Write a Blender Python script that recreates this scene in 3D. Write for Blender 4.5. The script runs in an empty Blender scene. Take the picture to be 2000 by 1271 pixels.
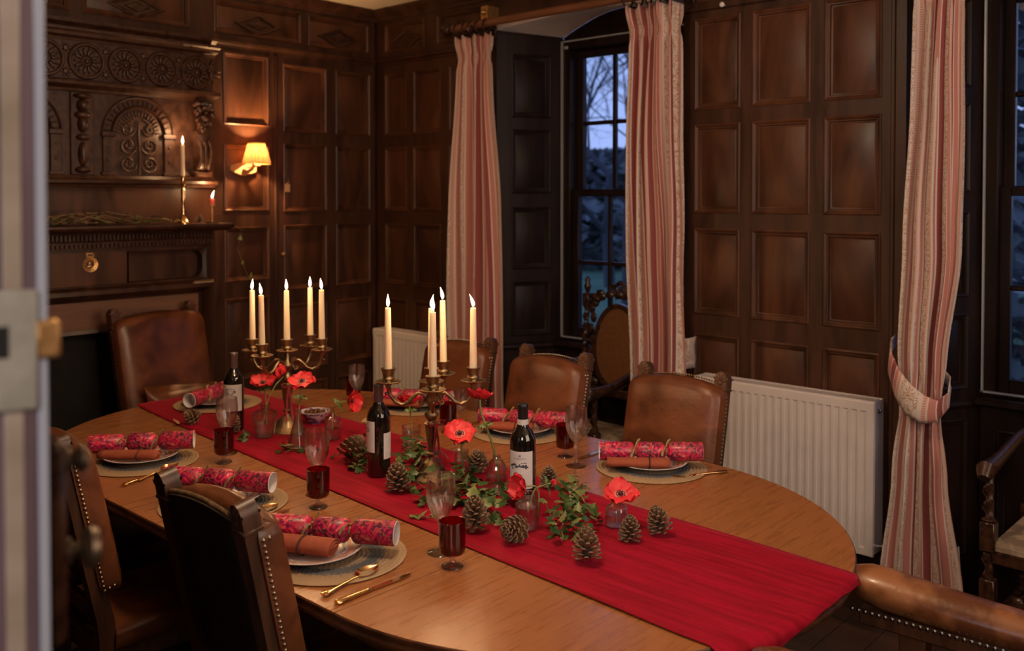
import bpy, math, random
from math import sin, cos, pi, radians as rad, sqrt, exp
from mathutils import Matrix, Vector, noise as mnoise
random.seed(7)
SC = bpy.context.scene
COL = SC.collection

# ------------------------------------------------------------------ camera, sky, lights, exposure
cam_d = bpy.data.cameras.new('camera'); cam = bpy.data.objects.new('camera', cam_d); COL.objects.link(cam)
cam_d.sensor_width = 36.0; cam_d.lens = 32.4; cam_d.shift_y = -0.1064; cam_d.clip_start = 0.02
CAMP = Vector((4.57, -3.73, 1.64)); YAW = rad(47.6); PITCH = rad(1.2)
_d = Vector((-cos(YAW) * cos(PITCH), sin(YAW) * cos(PITCH), -sin(PITCH)))
cam.location = CAMP; cam.rotation_euler = _d.to_track_quat('-Z', 'Y').to_euler()
cam_d.dof.use_dof = True; cam_d.dof.focus_distance = 2.55; cam_d.dof.aperture_fstop = 3.2
SC.camera = cam
SC.view_settings.view_transform = 'Standard'; SC.view_settings.look = 'None'
SC.view_settings.exposure = 0.97; SC.view_settings.gamma = 1.0; SC.view_settings.use_curve_mapping = False
try:
    SC.cycles.use_denoising = True; SC.cycles.denoiser = 'OPENIMAGEDENOISE'
    SC.cycles.max_bounces = 12; SC.cycles.transmission_bounces = 10; SC.cycles.transparent_max_bounces = 16
    SC.cycles.sample_clamp_indirect = 4.0; SC.cycles.caustics_refractive = True; SC.cycles.caustics_reflective = False
    SC.cycles.blur_glossy = 0.6
except Exception: pass

world = bpy.data.worlds.new('dusk'); SC.world = world; world.use_nodes = True
wn = world.node_tree.nodes; wl = world.node_tree.links
bg = wn['Background']; bg.inputs['Strength'].default_value = 0.95
tc = wn.new('ShaderNodeTexCoord'); sx = wn.new('ShaderNodeSeparateXYZ'); rp = wn.new('ShaderNodeValToRGB')
wl.new(tc.outputs['Generated'], sx.inputs[0]); wl.new(sx.outputs['Z'], rp.inputs[0]); wl.new(rp.outputs[0], bg.inputs['Color'])
rp.color_ramp.elements[0].position = 0.0; rp.color_ramp.elements[0].color = (0.27, 0.345, 0.64, 1)
rp.color_ramp.elements[1].position = 0.7; rp.color_ramp.elements[1].color = (0.17, 0.26, 0.58, 1)

def light(name, kind, loc, power, color, size=0.1, rot=None, parent=None, sy=None, spread=None):
    d = bpy.data.lights.new(name, kind); o = bpy.data.objects.new(name, d); COL.objects.link(o)
    d.energy = power; d.color = color; o.location = loc
    if kind == 'AREA':
        d.size = size
        if sy: d.shape = 'RECTANGLE'; d.size_y = sy
        if spread: d.spread = spread
    else: d.shadow_soft_size = size
    if rot: o.rotation_euler = rot
    if parent: o.parent = parent
    return o
WARM = (1.0, 0.62, 0.33)
light('ceiling_lamp_light', 'POINT', (2.95, -2.30, 2.60), 21, (1.0, 0.74, 0.51), 0.12)
light('front_wall_fill', 'AREA', (5.75, -1.9, 2.0), 20, (1.0, 0.76, 0.60), 1.7, (rad(82), 0, rad(90)))  # added soft fill in front of the solid front wall, no window there
light('hall_light', 'AREA', (5.0, -4.9, 2.3), 16, (1.0, 0.82, 0.68), 1.0, (rad(58), 0, rad(16)))
light('hall_window_light', 'AREA', (3.0, -5.6, 1.9), 14, (0.62, 0.74, 1.0), 1.2, (rad(80), 0, rad(-25)))

# ------------------------------------------------------------------ helpers
MATS = {}
def N(nt, t, **kw):
    n = nt.nodes.new(t)
    for k, v in kw.items(): setattr(n, k, v)
    return n
def base_mat(name):
    m = bpy.data.materials.new(name); m.use_nodes = True; MATS[name] = m
    return m, m.node_tree, m.node_tree.nodes['Principled BSDF']
def setp(b, **kw):
    for k, v in kw.items():
        k = k.replace('_', ' ')
        if k in b.inputs: b.inputs[k].default_value = v
def c4(c): return (c[0], c[1], c[2], 1.0)
def mat(name, c1, c2=None, rough=0.5, metal=0.0, scale=(8, 8, 8), detail=4, bump=0.0, bscale=None, coords='Object', rough2=None, dist=0.0, lo=0.35, hi=0.65, **kw):
    """principled with a two-colour noise, optional roughness variation and bump"""
    m, nt, b = base_mat(name)
    setp(b, Base_Color=c4(c1), Roughness=rough, Metallic=metal, **kw)
    if coords == 'Position': src = N(nt, 'ShaderNodeNewGeometry').outputs['Position']
    else: src = N(nt, 'ShaderNodeTexCoord').outputs[coords]
    mp = N(nt, 'ShaderNodeMapping'); mp.inputs['Scale'].default_value = scale; nt.links.new(src, mp.inputs[0])
    nz = N(nt, 'ShaderNodeTexNoise'); nz.inputs['Scale'].default_value = 1.0; nz.inputs['Detail'].default_value = detail; nz.inputs['Distortion'].default_value = dist
    nt.links.new(mp.outputs[0], nz.inputs['Vector'])
    if c2 is not None:
        r = N(nt, 'ShaderNodeValToRGB'); r.color_ramp.elements[0].position = lo; r.color_ramp.elements[1].position = hi
        r.color_ramp.elements[0].color = c4(c1); r.color_ramp.elements[1].color = c4(c2)
        nt.links.new(nz.outputs['Fac'], r.inputs[0]); nt.links.new(r.outputs[0], b.inputs['Base Color'])
    if rough2 is not None:
        mr = N(nt, 'ShaderNodeMapRange'); mr.inputs['From Min'].default_value = 0.3; mr.inputs['From Max'].default_value = 0.7
        mr.inputs['To Min'].default_value = rough; mr.inputs['To Max'].default_value = rough2
        nt.links.new(nz.outputs['Fac'], mr.inputs[0]); nt.links.new(mr.outputs[0], b.inputs['Roughness'])
    if bump:
        bp = N(nt, 'ShaderNodeBump'); bp.inputs['Strength'].default_value = bump; bp.inputs['Distance'].default_value = 0.004
        if bscale:
            n2 = N(nt, 'ShaderNodeTexNoise'); n2.inputs['Scale'].default_value = 1.0; n2.inputs['Detail'].default_value = 3
            m2 = N(nt, 'ShaderNodeMapping'); m2.inputs['Scale'].default_value = bscale; nt.links.new(src, m2.inputs[0]); nt.links.new(m2.outputs[0], n2.inputs['Vector'])
            nt.links.new(n2.outputs['Fac'], bp.inputs['Height'])
        else: nt.links.new(nz.outputs['Fac'], bp.inputs['Height'])
        nt.links.new(bp.outputs[0], b.inputs['Normal'])
    return m

class MB:
    def __init__(s): s.v = []; s.f = []; s.m = []; s.uv = None; s.cur = 0
    def add(s, vs, fs):
        o = len(s.v); s.v.extend([tuple(v) for v in vs])
        for f in fs: s.f.append([i + o for i in f]); s.m.append(s.cur)
        return s
    def box(s, c, d, ch=0.0, M=None):
        x, y, z = d[0] / 2, d[1] / 2, d[2] / 2
        if ch <= 0:
            vs = [(sx * x, sy * y, sz * z) for sx in (-1, 1) for sy in (-1, 1) for sz in (-1, 1)]
            fs = [(0, 1, 3, 2), (4, 6, 7, 5), (0, 4, 5, 1), (2, 3, 7, 6), (0, 2, 6, 4), (1, 5, 7, 3)]
        else:
            ch = min(ch, 0.49 * min(d)); vs = []; fs = []; idx = {}
            for sx in (-1, 1):
                for sy in (-1, 1):
                    for sz in (-1, 1):
                        for a in range(3):
                            p = [sx * (x - ch), sy * (y - ch), sz * (z - ch)]; p[a] += (sx, sy, sz)[a] * ch
                            idx[(sx, sy, sz, a)] = len(vs); vs.append(tuple(p))
            def q(keys): fs.append([idx[k] for k in keys])
            for a in range(3):
                b_, c_ = (a + 1) % 3, (a + 2) % 3
                for sg in (-1, 1):
                    def key(sb, sc, ax=a):
                        k = [0, 0, 0]; k[a] = sg; k[b_] = sb; k[c_] = sc; return (*k, ax)
                    l = [key(-1, -1), key(1, -1), key(1, 1), key(-1, 1)]
                    q(l if sg > 0 else l[::-1])
            for a in range(3):
                b_, c_ = (a + 1) % 3, (a + 2) % 3
                for sb in (-1, 1):
                    for sc in (-1, 1):
                        def key(sa, ax):
                            k = [0, 0, 0]; k[a] = sa; k[b_] = sb; k[c_] = sc; return (*k, ax)
                        l = [key(-1, b_), key(1, b_), key(1, c_), key(-1, c_)]
                        q(l if sb * sc < 0 else l[::-1])
            for sx in (-1, 1):
                for sy in (-1, 1):
                    for sz in (-1, 1):
                        l = [(sx, sy, sz, 0), (sx, sy, sz, 1), (sx, sy, sz, 2)]
                        q(l if sx * sy * sz > 0 else l[::-1])
        C = Vector(c); M = M or Matrix.Identity(4)
        return s.add([M @ (Vector(v) + C) for v in vs], fs)
    def span(s, a, b, ch=0.0, M=None):
        return s.box([(a[i] + b[i]) / 2 for i in range(3)], [abs(b[i] - a[i]) for i in range(3)], ch, M)
    def rings(s, rs, close=True, cap0=False, cap1=False):
        o = len(s.v); n = len(rs[0])
        for r in rs: s.v.extend([tuple(p) for p in r])
        for i in range(len(rs) - 1):
            for j in range(n if close else n - 1):
                k = (j + 1) % n
                s.f.append([o + i * n + j, o + i * n + k, o + (i + 1) * n + k, o + (i + 1) * n + j]); s.m.append(s.cur)
        if cap0: s.f.append([o + j for j in range(n)][::-1]); s.m.append(s.cur)
        if cap1: s.f.append([o + (len(rs) - 1) * n + j for j in range(n)]); s.m.append(s.cur)
        return s
    def lathe(s, prof, n=24, M=None, mod=None, cap0=False, cap1=False):
        M = M or Matrix.Identity(4); rs = []
        for i, (r, z) in enumerate(prof):
            ring = []
            for j in range(n):
                a = 2 * pi * j / n; rr = r * (mod(a, z, r) if mod else 1)
                ring.append(M @ Vector((rr * cos(a), rr * sin(a), z)))
            rs.append(ring)
        return s.rings(rs, True, cap0, cap1)
    def tube(s, pts, rad_, n=8, cap=True, flat=1.0):
        P = [Vector(p) for p in pts]; rs = []
        R = rad_ if isinstance(rad_, (list, tuple)) else [rad_] * len(P)
        up = None
        for i, p in enumerate(P):
            t = (P[min(i + 1, len(P) - 1)] - P[max(i - 1, 0)]).normalized()
            if up is None:
                up = Vector((0, 0, 1)) if abs(t.z) < 0.9 else Vector((1, 0, 0))
            a = (up - t * up.dot(t))
            if a.length < 1e-5: a = Vector((1, 0, 0)).cross(t)
            a.normalize(); b = t.cross(a); up = a
            rs.append([p + (a * cos(2 * pi * j / n) * flat + b * sin(2 * pi * j / n)) * R[i] for j in range(n)])
        return s.rings(rs, True, cap, cap)
    def ball(s, c, r, n=8, m=5, M=None):
        if not isinstance(r, (tuple, list)): r = (r, r, r)
        M = M or Matrix.Identity(4); C = Vector(c)
        vs = [M @ (C + Vector((0, 0, r[2])))]; fs = []
        for i in range(1, m):
            th = pi * i / m
            for j in range(n):
                a = 2 * pi * j / n
                vs.append(M @ (C + Vector((r[0] * sin(th) * cos(a), r[1] * sin(th) * sin(a), r[2] * cos(th)))))
        vs.append(M @ (C - Vector((0, 0, r[2])))); L = len(vs) - 1
        for j in range(n):
            k = (j + 1) % n
            fs.append((0, 1 + j, 1 + k)); fs.append((L, 1 + (m - 2) * n + k, 1 + (m - 2) * n + j))
            for i in range(m - 2): fs.append((1 + i * n + j, 1 + (i + 1) * n + j, 1 + (i + 1) * n + k, 1 + i * n + k))
        return s.add(vs, fs)
    def prism(s, poly, h, M=None):
        """polygon in local XY extruded 0..h in Z"""
        M = M or Matrix.Identity(4); n = len(poly)
        vs = [M @ Vector((x, y, 0)) for x, y in poly] + [M @ Vector((x, y, h)) for x, y in poly]
        fs = [list(range(n))[::-1], list(range(n, 2 * n))] + [[j, (j + 1) % n, n + (j + 1) % n, n + j] for j in range(n)]
        return s.add(vs, fs)
    def mesh(s, name, mats, smooth=40):
        me = bpy.data.meshes.new(name); me.from_pydata(s.v, [], s.f)
        for m in (mats if isinstance(mats, (list, tuple)) else [mats]): me.materials.append(m)
        if any(s.m): me.polygons.foreach_set('material_index', s.m)
        if s.uv:
            ul = me.uv_layers.new(name='UVMap')
            for lp in me.loops: ul.data[lp.index].uv = s.uv[lp.vertex_index]
        if smooth:
            me.polygons.foreach_set('use_smooth', [True] * len(me.polygons))
            me.set_sharp_from_angle(angle=rad(smooth))
        me.update(); return me
    def obj(s, name, mats, parent=None, smooth=40):
        return put(name, s.mesh(name, mats, smooth), parent)
def put(name, me, parent=None, loc=None, rot=None, scale=None):
    o = bpy.data.objects.new(name, me); COL.objects.link(o)
    if parent: o.parent = parent
    if loc is not None: o.location = loc
    if rot is not None: o.rotation_euler = rot
    if scale is not None: o.scale = scale if isinstance(scale, (tuple, list)) else (scale,) * 3
    return o
def tag(o, label, cat, group=None, kind=None):
    if label: o['label'] = label
    if cat: o['category'] = cat
    if group: o['group'] = group
    if kind: o['kind'] = kind
    return o
def thing(name, label, cat, loc=(0, 0, 0), rz=0.0, group=None):
    o = put(name, None, None, loc, (0, 0, rz)); o.empty_display_size = 0.05
    return tag(o, label, cat, group)
def struct(o): o['kind'] = 'structure'; return o
def stuff(o): o['kind'] = 'stuff'; return o
def kids(o): return [c for c in KID.get(o.name, [])]
def dup(root, label, loc, rz=None, group=None, parent=None):
    c = root.copy(); COL.objects.link(c)
    if parent: c.parent = parent
    if loc is not None: c.location = loc
    if rz is not None: c.rotation_euler = (0, 0, rz)
    if label: c['label'] = label
    if group: c['group'] = group
    for ch in list(root.children):
        d = ch.copy(); COL.objects.link(d); d.parent = c
        for g in list(ch.children):
            e = g.copy(); COL.objects.link(e); e.parent = d
    return c
T = Matrix.Translation
def RX(a): return Matrix.Rotation(a, 4, 'X')
def RY(a): return Matrix.Rotation(a, 4, 'Y')
def RZ(a): return Matrix.Rotation(a, 4, 'Z')
def S3(x, y, z): return Matrix.Diagonal((x, y, z, 1))
def lerp(a, b, t): return a + (b - a) * t
def interp(tab, z):
    tab = sorted(tab)
    if z <= tab[0][0]: return tab[0][1:]
    for i in range(len(tab) - 1):
        if z <= tab[i + 1][0]:
            t = (z - tab[i][0]) / (tab[i + 1][0] - tab[i][0]); t = t * t * (3 - 2 * t)
            return [lerp(a, b, t) for a, b in zip(tab[i][1:], tab[i + 1][1:])]
    return tab[-1][1:]

# ------------------------------------------------------------------ materials
OAK = mat('dark_oak', (0.034, 0.0135, 0.0074), (0.072, 0.028, 0.0145), 0.36, Specular_IOR_Level=0.32, scale=(14, 14, 2.2), coords='Position', bump=0.10, bscale=(90, 90, 6), rough2=0.5, dist=0.6)
OAKP = mat('dark_oak_panel', (0.046, 0.0175, 0.0088), (0.115, 0.042, 0.019), 0.34, Specular_IOR_Level=0.34, scale=(6, 6, 1.6), coords='Position', bump=0.08, bscale=(110, 110, 7), rough2=0.46, dist=1.4, detail=6)
OAKC = mat('carved_oak', (0.034, 0.012, 0.006), (0.075, 0.028, 0.013), 0.36, scale=(30, 30, 30), coords='Position', bump=0.25, rough2=0.5)
BOARD = mat('fire_board', (0.13, 0.055, 0.03), (0.20, 0.09, 0.05), 0.5, scale=(10, 2, 14), coords='Position', bump=0.1)
SHUT = mat('shutter_oak', (0.013, 0.0072, 0.006), (0.026, 0.013, 0.010), 0.40, Specular_IOR_Level=0.2, scale=(16, 16, 3), coords='Position', bump=0.1)
BLACK = mat('hole_black', (0.004, 0.004, 0.004), (0.010, 0.009, 0.009), 0.9, scale=(20, 20, 20))  # flat near-black for the hearth opening, bolt recess and pierced holes
PLASTER = mat('ceiling_plaster', (0.78, 0.66, 0.50), (0.84, 0.73, 0.58), 0.9, scale=(3, 3, 3), coords='Position')
PLASTERW = mat('soffit_plaster', (0.80, 0.74, 0.74), (0.86, 0.81, 0.80), 0.9, scale=(7, 7, 7), coords='Position')
FLOORM = mat('floor_boards', (0.020, 0.010, 0.007), (0.05, 0.022, 0.012), 0.5, scale=(2, 20, 2), coords='Position', bump=0.1)
TBL = mat('table_oak', (0.285, 0.104, 0.033), (0.345, 0.132, 0.043), 0.25, scale=(85, 5.0, 8), coords='Position', bump=0.02, bscale=(160, 9, 9), rough2=0.33, dist=0.5, detail=3, Coat_Weight=0.15, Coat_Roughness=0.2)
TBLE = mat('table_edge', (0.05, 0.018, 0.008), (0.11, 0.038, 0.014), 0.35, scale=(20, 20, 20), coords='Position')
LEA = mat('brown_leather', (0.080, 0.023, 0.0085), (0.185, 0.056, 0.019), 0.28, scale=(7, 7, 7), rough2=0.45, bump=0.22, bscale=(60, 60, 60), detail=6, dist=0.8)
LEAW = mat('worn_leather', (0.13, 0.042, 0.014), (0.30, 0.115, 0.042), 0.22, scale=(11, 11, 11), Coat_Weight=0.35, Coat_Roughness=0.16, rough2=0.42, bump=0.35, bscale=(45, 45, 45), detail=8, lo=0.45, hi=0.6)
LEAD = mat('dark_back_leather', (0.010, 0.006, 0.005), (0.020, 0.012, 0.009), 0.6, scale=(12, 12, 12))
CHW = mat('chair_oak', (0.045, 0.018, 0.009), (0.105, 0.042, 0.019), 0.40, scale=(40, 40, 5), bump=0.12)
CARV = mat('carved_walnut', (0.020, 0.008, 0.005), (0.055, 0.022, 0.011), 0.25, scale=(40, 40, 40), bump=0.1)
BRASS = mat('antique_brass', (0.22, 0.150, 0.085), (0.38, 0.265, 0.15), 0.34, 1.0, scale=(60, 60, 60), rough2=0.5, bump=0.1)
BRASSL = mat('old_brass', (0.45, 0.24, 0.09), (0.62, 0.36, 0.15), 0.38, 0.8, scale=(60, 60, 60))
NAIL = mat('nail_brass', (0.34, 0.24, 0.14), (0.5, 0.38, 0.24), 0.30, 1.0)
STEELN = mat('nail_steel', (0.30, 0.29, 0.30), None, 0.25, 1.0)
GOLD = mat('gold_plate', (0.83, 0.50, 0.22), (0.90, 0.58, 0.28), 0.14, 1.0)
VELV = mat('red_velvet', (0.22, 0.0012, 0.010), (0.34, 0.0025, 0.020), 0.75, scale=(5, 60, 5), coords='Position', bump=0.25, bscale=(120, 120, 120), Sheen_Weight=0.30, Sheen_Roughness=0.35, Sheen_Tint=(1, 0.10, 0.18, 1), Specular_IOR_Level=0.15)
RIBB = mat('red_ribbon', (0.22, 0.004, 0.012), None, 0.6)
WAX = mat('ivory_wax', (0.86, 0.70, 0.50), None, 0.42, Subsurface_Weight=0.6, Subsurface_Radius=(0.05, 0.025, 0.012), Subsurface_Scale=0.3)
WAXP = mat('pink_wax', (0.85, 0.20, 0.16), None, 0.42, Subsurface_Weight=0.6, Subsurface_Radius=(0.05, 0.012, 0.01), Subsurface_Scale=0.3)
WICK = mat('wick', (0.01, 0.01, 0.012), None, 0.9)
def emit(name, col, st):
    m, nt, b = base_mat(name); setp(b, Base_Color=c4((0, 0, 0)), Emission_Color=c4(col), Emission_Strength=st, Roughness=1.0, Specular_IOR_Level=0.0); return m
FLAME = emit('flame', (1.0, 0.80, 0.50), 9.0)
WHITE = mat('radiator_enamel', (0.62, 0.555, 0.53), (0.66, 0.59, 0.565), 0.35)
GREY = mat('radiator_grille', (0.45, 0.42, 0.40), None, 0.5)
CHROME = mat('chrome', (0.7, 0.7, 0.7), None, 0.15, 1.0)
ALU = mat('glazing_bead', (0.55, 0.56, 0.60), None, 0.35, 0.3)
CREAMP = mat('door_edge_paint', (0.22, 0.18, 0.14), (0.38, 0.32, 0.29), 0.35, coords='Position', scale=(4, 4, 9))
PLUM = mat('door_edge_oak', (0.075, 0.052, 0.066), (0.13, 0.09, 0.11), 0.28, coords='Position', scale=(20, 20, 3))
PEWTER = mat('lock_plate_metal', (0.32, 0.32, 0.29), (0.42, 0.41, 0.38), 0.38, 0.4, scale=(30, 30, 30))
LABELP = mat('label_paper', (0.66, 0.62, 0.62), (0.72, 0.68, 0.67), 0.7, scale=(30, 30, 30))
INK = mat('label_ink', (0.05, 0.05, 0.075), None, 0.7)
INKG = mat('label_ink_grey', (0.30, 0.30, 0.34), None, 0.7)
BOTTLE = mat('dark_bottle_glass', (0.006, 0.005, 0.004), (0.014, 0.008, 0.005), 0.06, Coat_Weight=1.0, Coat_Roughness=0.03)
CAPS = mat('grey_capsule', (0.22, 0.18, 0.19), None, 0.32, 0.7)
CAPSB = mat('black_capsule', (0.012, 0.012, 0.014), None, 0.35)
NAP = mat('terracotta_napkin', (0.28, 0.060, 0.026), (0.34, 0.078, 0.036), 0.85, scale=(60, 60, 60), bump=0.2, bscale=(400, 400, 400))
NAPD = mat('dark_cord', (0.03, 0.012, 0.010), None, 0.8)
LININGM = mat('white_card', (0.82, 0.80, 0.80), None, 0.6)
RAFF = mat('olive_raffia', (0.20, 0.15, 0.055), (0.34, 0.26, 0.10), 0.6, scale=(30, 30, 30))
CONE = mat('pine_cone_scale', (0.060, 0.030, 0.017), (0.34, 0.21, 0.115), 0.5, coords='Generated', scale=(0.1, 2.6, 0.4), lo=0.25, hi=0.8, detail=1)
CONED = mat('pine_cone_core', (0.03, 0.015, 0.009), None, 0.8)
IVY = mat('ivy_leaf', (0.022, 0.055, 0.012), (0.075, 0.13, 0.030), 0.35, scale=(28, 28, 28), Specular_IOR_Level=0.4)
IVYL = mat('ivy_leaf_light', (0.10, 0.14, 0.035), (0.24, 0.26, 0.075), 0.42, scale=(24, 24, 24))
STEM = mat('ivy_stem', (0.16, 0.09, 0.045), (0.28, 0.17, 0.085), 0.6, scale=(40, 40, 40))
GSTEM = mat('flower_stem', (0.20, 0.24, 0.07), (0.34, 0.34, 0.12), 0.45, scale=(40, 40, 12))
RUFF = mat('flower_leaf', (0.10, 0.17, 0.05), (0.20, 0.28, 0.09), 0.5, scale=(60, 60, 60))
PETAL = mat('anemone_petal', (0.66, 0.018, 0.030), (0.80, 0.040, 0.050), 0.55, scale=(40, 10, 40), Subsurface_Weight=0.2, Subsurface_Radius=(0.02, 0.004, 0.003), Subsurface_Scale=0.2)
HEART = mat('anemone_heart', (0.012, 0.006, 0.016), (0.03, 0.012, 0.03), 0.6)
EYE = mat('anemone_eye', (0.62, 0.16, 0.13), None, 0.6)
CHINA = mat('bowl_china', (0.62, 0.56, 0.58), (0.16, 0.10, 0.26), 0.2, scale=(55, 55, 75), lo=0.47, hi=0.56)
CHINAW = mat('bowl_white', (0.70, 0.62, 0.58), None, 0.2)
NUT = mat('brown_nut', (0.09, 0.030, 0.012), (0.16, 0.06, 0.025), 0.4)
CANE = mat('cane_weave', (0.14, 0.055, 0.018), (0.19, 0.08, 0.028), 0.4, scale=(50, 50, 50))
TAPES = mat('tapestry_seat', (0.36, 0.27, 0.17), (0.20, 0.14, 0.09), 0.85, scale=(14, 14, 14), detail=5, lo=0.45, hi=0.55)
TAGC = mat('key_tag', (0.62, 0.36, 0.20), None, 0.6)
WOODP = mat('pale_wood_bracket', (0.26, 0.13, 0.06), (0.33, 0.17, 0.08), 0.5, scale=(10, 10, 40))
PLATEW = mat('china_white', (0.74, 0.69, 0.66), None, 0.15)
GRASS = mat('lawn_grass', (0.05, 0.12, 0.07), (0.09, 0.18, 0.10), 0.9, scale=(0.6, 0.6, 0.6), coords='Position')
PATHM = mat('gravel_path', (0.20, 0.19, 0.20), (0.26, 0.25, 0.26), 0.9, scale=(3, 3, 3), coords='Position')
BARK = mat('tree_bark', (0.045, 0.045, 0.055), (0.07, 0.07, 0.085), 0.9, scale=(3, 3, 1), coords='Position')
FOLI = mat('tree_foliage', (0.11, 0.125, 0.14), (0.18, 0.20, 0.20), 0.9, scale=(3, 3, 3), coords='Position')
POLEM = mat('pole_wood', (0.15, 0.055, 0.024), (0.22, 0.085, 0.038), 0.4, scale=(4, 40, 40), coords='Position')
GARL = mat('garland_leaf', (0.06, 0.075, 0.022), (0.20, 0.20, 0.06), 0.5, scale=(40, 40, 40))

def thin_fresnel(nt, gain=1.0):
    lw = N(nt, 'ShaderNodeLayerWeight'); lw.inputs[0].default_value = 0.5
    pw = N(nt, 'ShaderNodeMath', operation='POWER'); pw.inputs[1].default_value = 4.0; nt.links.new(lw.outputs['Facing'], pw.inputs[0])
    ma = N(nt, 'ShaderNodeMath', operation='MULTIPLY_ADD'); ma.use_clamp = True; ma.inputs[1].default_value = 0.62 * gain; ma.inputs[2].default_value = 0.045 * gain; nt.links.new(pw.outputs[0], ma.inputs[0])
    return ma
def glass(name, col, rough=0.0, ior=1.45, clear=0.80, gain=1.9):
    """thin-walled glass: mostly straight-through, part refraction, Fresnel reflection on top"""
    m, nt, b = base_mat(name); setp(b, Base_Color=c4(col), Roughness=rough, Transmission_Weight=1.0, IOR=ior)
    out = nt.nodes['Material Output']; mx = N(nt, 'ShaderNodeMixShader'); tr = N(nt, 'ShaderNodeBsdfTransparent'); m2 = N(nt, 'ShaderNodeMixShader')
    gl = N(nt, 'ShaderNodeBsdfGlossy'); gl.inputs['Roughness'].default_value = 0.03; fm = thin_fresnel(nt, gain)
    tr.inputs[0].default_value = c4(col); mx.inputs[0].default_value = clear
    nt.links.new(b.outputs[0], mx.inputs[1]); nt.links.new(tr.outputs[0], mx.inputs[2])
    nt.links.new(fm.outputs[0], m2.inputs[0]); nt.links.new(mx.outputs[0], m2.inputs[1]); nt.links.new(gl.outputs[0], m2.inputs[2]); nt.links.new(m2.outputs[0], out.inputs[0])
    return m
GLASS = glass('clear_glass', (0.97, 0.96, 0.95))
RUBY = glass('ruby_glass', (0.52, 0.004, 0.018), 0.02, 1.5, 0.8, 1.2)
WATER = glass('water', (0.95, 0.96, 0.95), 0.0, 1.33)
m, nt, b = base_mat('window_glass'); PANE = m
tr = N(nt, 'ShaderNodeBsdfTransparent'); tr.inputs[0].default_value = (0.90, 0.93, 0.95, 1); gl = N(nt, 'ShaderNodeBsdfGlossy'); gl.inputs['Roughness'].default_value = 0.02
fr = thin_fresnel(nt, .8); mx = N(nt, 'ShaderNodeMixShader')
nt.links.new(fr.outputs[0], mx.inputs[0]); nt.links.new(tr.outputs[0], mx.inputs[1]); nt.links.new(gl.outputs[0], mx.inputs[2]); nt.links.new(mx.outputs[0], nt.nodes['Material Output'].inputs[0])

# lampshade: pleated cloth lit from inside
SHADE = mat('shade_cloth', (0.55, 0.25, 0.10), (0.40, 0.15, 0.05), 0.8, scale=(40, 40, 4), Emission_Color=c4((1.0, 0.46, 0.14)), Emission_Strength=0.55)
nt = SHADE.node_tree; b = nt.nodes['Principled BSDF']
SHTRIM = mat('shade_trim', (0.50, 0.34, 0.10), None, 0.6)

# cracker paper: marbled florals
m, nt, b = base_mat('cracker_paper'); CRK = m; setp(b, Roughness=0.36)
src = N(nt, 'ShaderNodeTexCoord').outputs['Object']
v1 = N(nt, 'ShaderNodeTexVoronoi'); v1.inputs['Scale'].default_value = 95; v1.inputs['Randomness'].default_value = 1
nz = N(nt, 'ShaderNodeTexNoise'); nz.inputs['Scale'].default_value = 50; nz.inputs['Detail'].default_value = 4
nt.links.new(src, nz.inputs['Vector'])
mxv = N(nt, 'ShaderNodeMixRGB'); mxv.inputs[0].default_value = 0.045; nt.links.new(src, mxv.inputs[1]); nt.links.new(nz.outputs['Color'], mxv.inputs[2]); nt.links.new(mxv.outputs[0], v1.inputs['Vector'])
r1 = N(nt, 'ShaderNodeValToRGB'); e = r1.color_ramp.elements
e[0].position = 0.0; e[0].color = (0.10, 0.004, 0.02, 1); e[1].position = 1.0; e[1].color = (0.12, 0.012, 0.05, 1)
for p, c in ((0.10, (0.66, 0.012, 0.085, 1)), (0.36, (0.58, 0.010, 0.055, 1)), (0.46, (0.50, 0.22, 0.13, 1)), (0.53, (0.13, 0.010, 0.045, 1))):
    q = r1.color_ramp.elements.new(p); q.color = c
nt.links.new(v1.outputs['Distance'], r1.inputs[0])
n2 = N(nt, 'ShaderNodeTexNoise'); n2.inputs['Scale'].default_value = 36; n2.inputs['Detail'].default_value = 6; n2.inputs['Distortion'].default_value = 2.5; nt.links.new(src, n2.inputs['Vector'])
r2 = N(nt, 'ShaderNodeValToRGB'); e = r2.color_ramp.elements
e[0].position = 0.38; e[0].color = (0.12, 0.008, 0.05, 1); e[1].position = 0.66; e[1].color = (0.60, 0.30, 0.14, 1)
for p, c in ((0.47, (0.40, 0.008, 0.06, 1)), (0.55, (0.72, 0.02, 0.09, 1)), (0.62, (0.70, 0.06, 0.10, 1))):
    q = r2.color_ramp.elements.new(p); q.color = c
nt.links.new(n2.outputs['Fac'], r2.inputs[0])
n3 = N(nt, 'ShaderNodeTexNoise'); n3.inputs['Scale'].default_value = 44; nt.links.new(src, n3.inputs['Vector'])
r3 = N(nt, 'ShaderNodeValToRGB'); r3.color_ramp.elements[0].position = 0.46; r3.color_ramp.elements[1].position = 0.54; nt.links.new(n3.outputs['Fac'], r3.inputs[0])
mm = N(nt, 'ShaderNodeMixRGB'); nt.links.new(r3.outputs[0], mm.inputs[0]); nt.links.new(r1.outputs[0], mm.inputs[1]); nt.links.new(r2.outputs[0], mm.inputs[2])
nt.links.new(mm.outputs[0], b.inputs['Base Color'])

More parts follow.
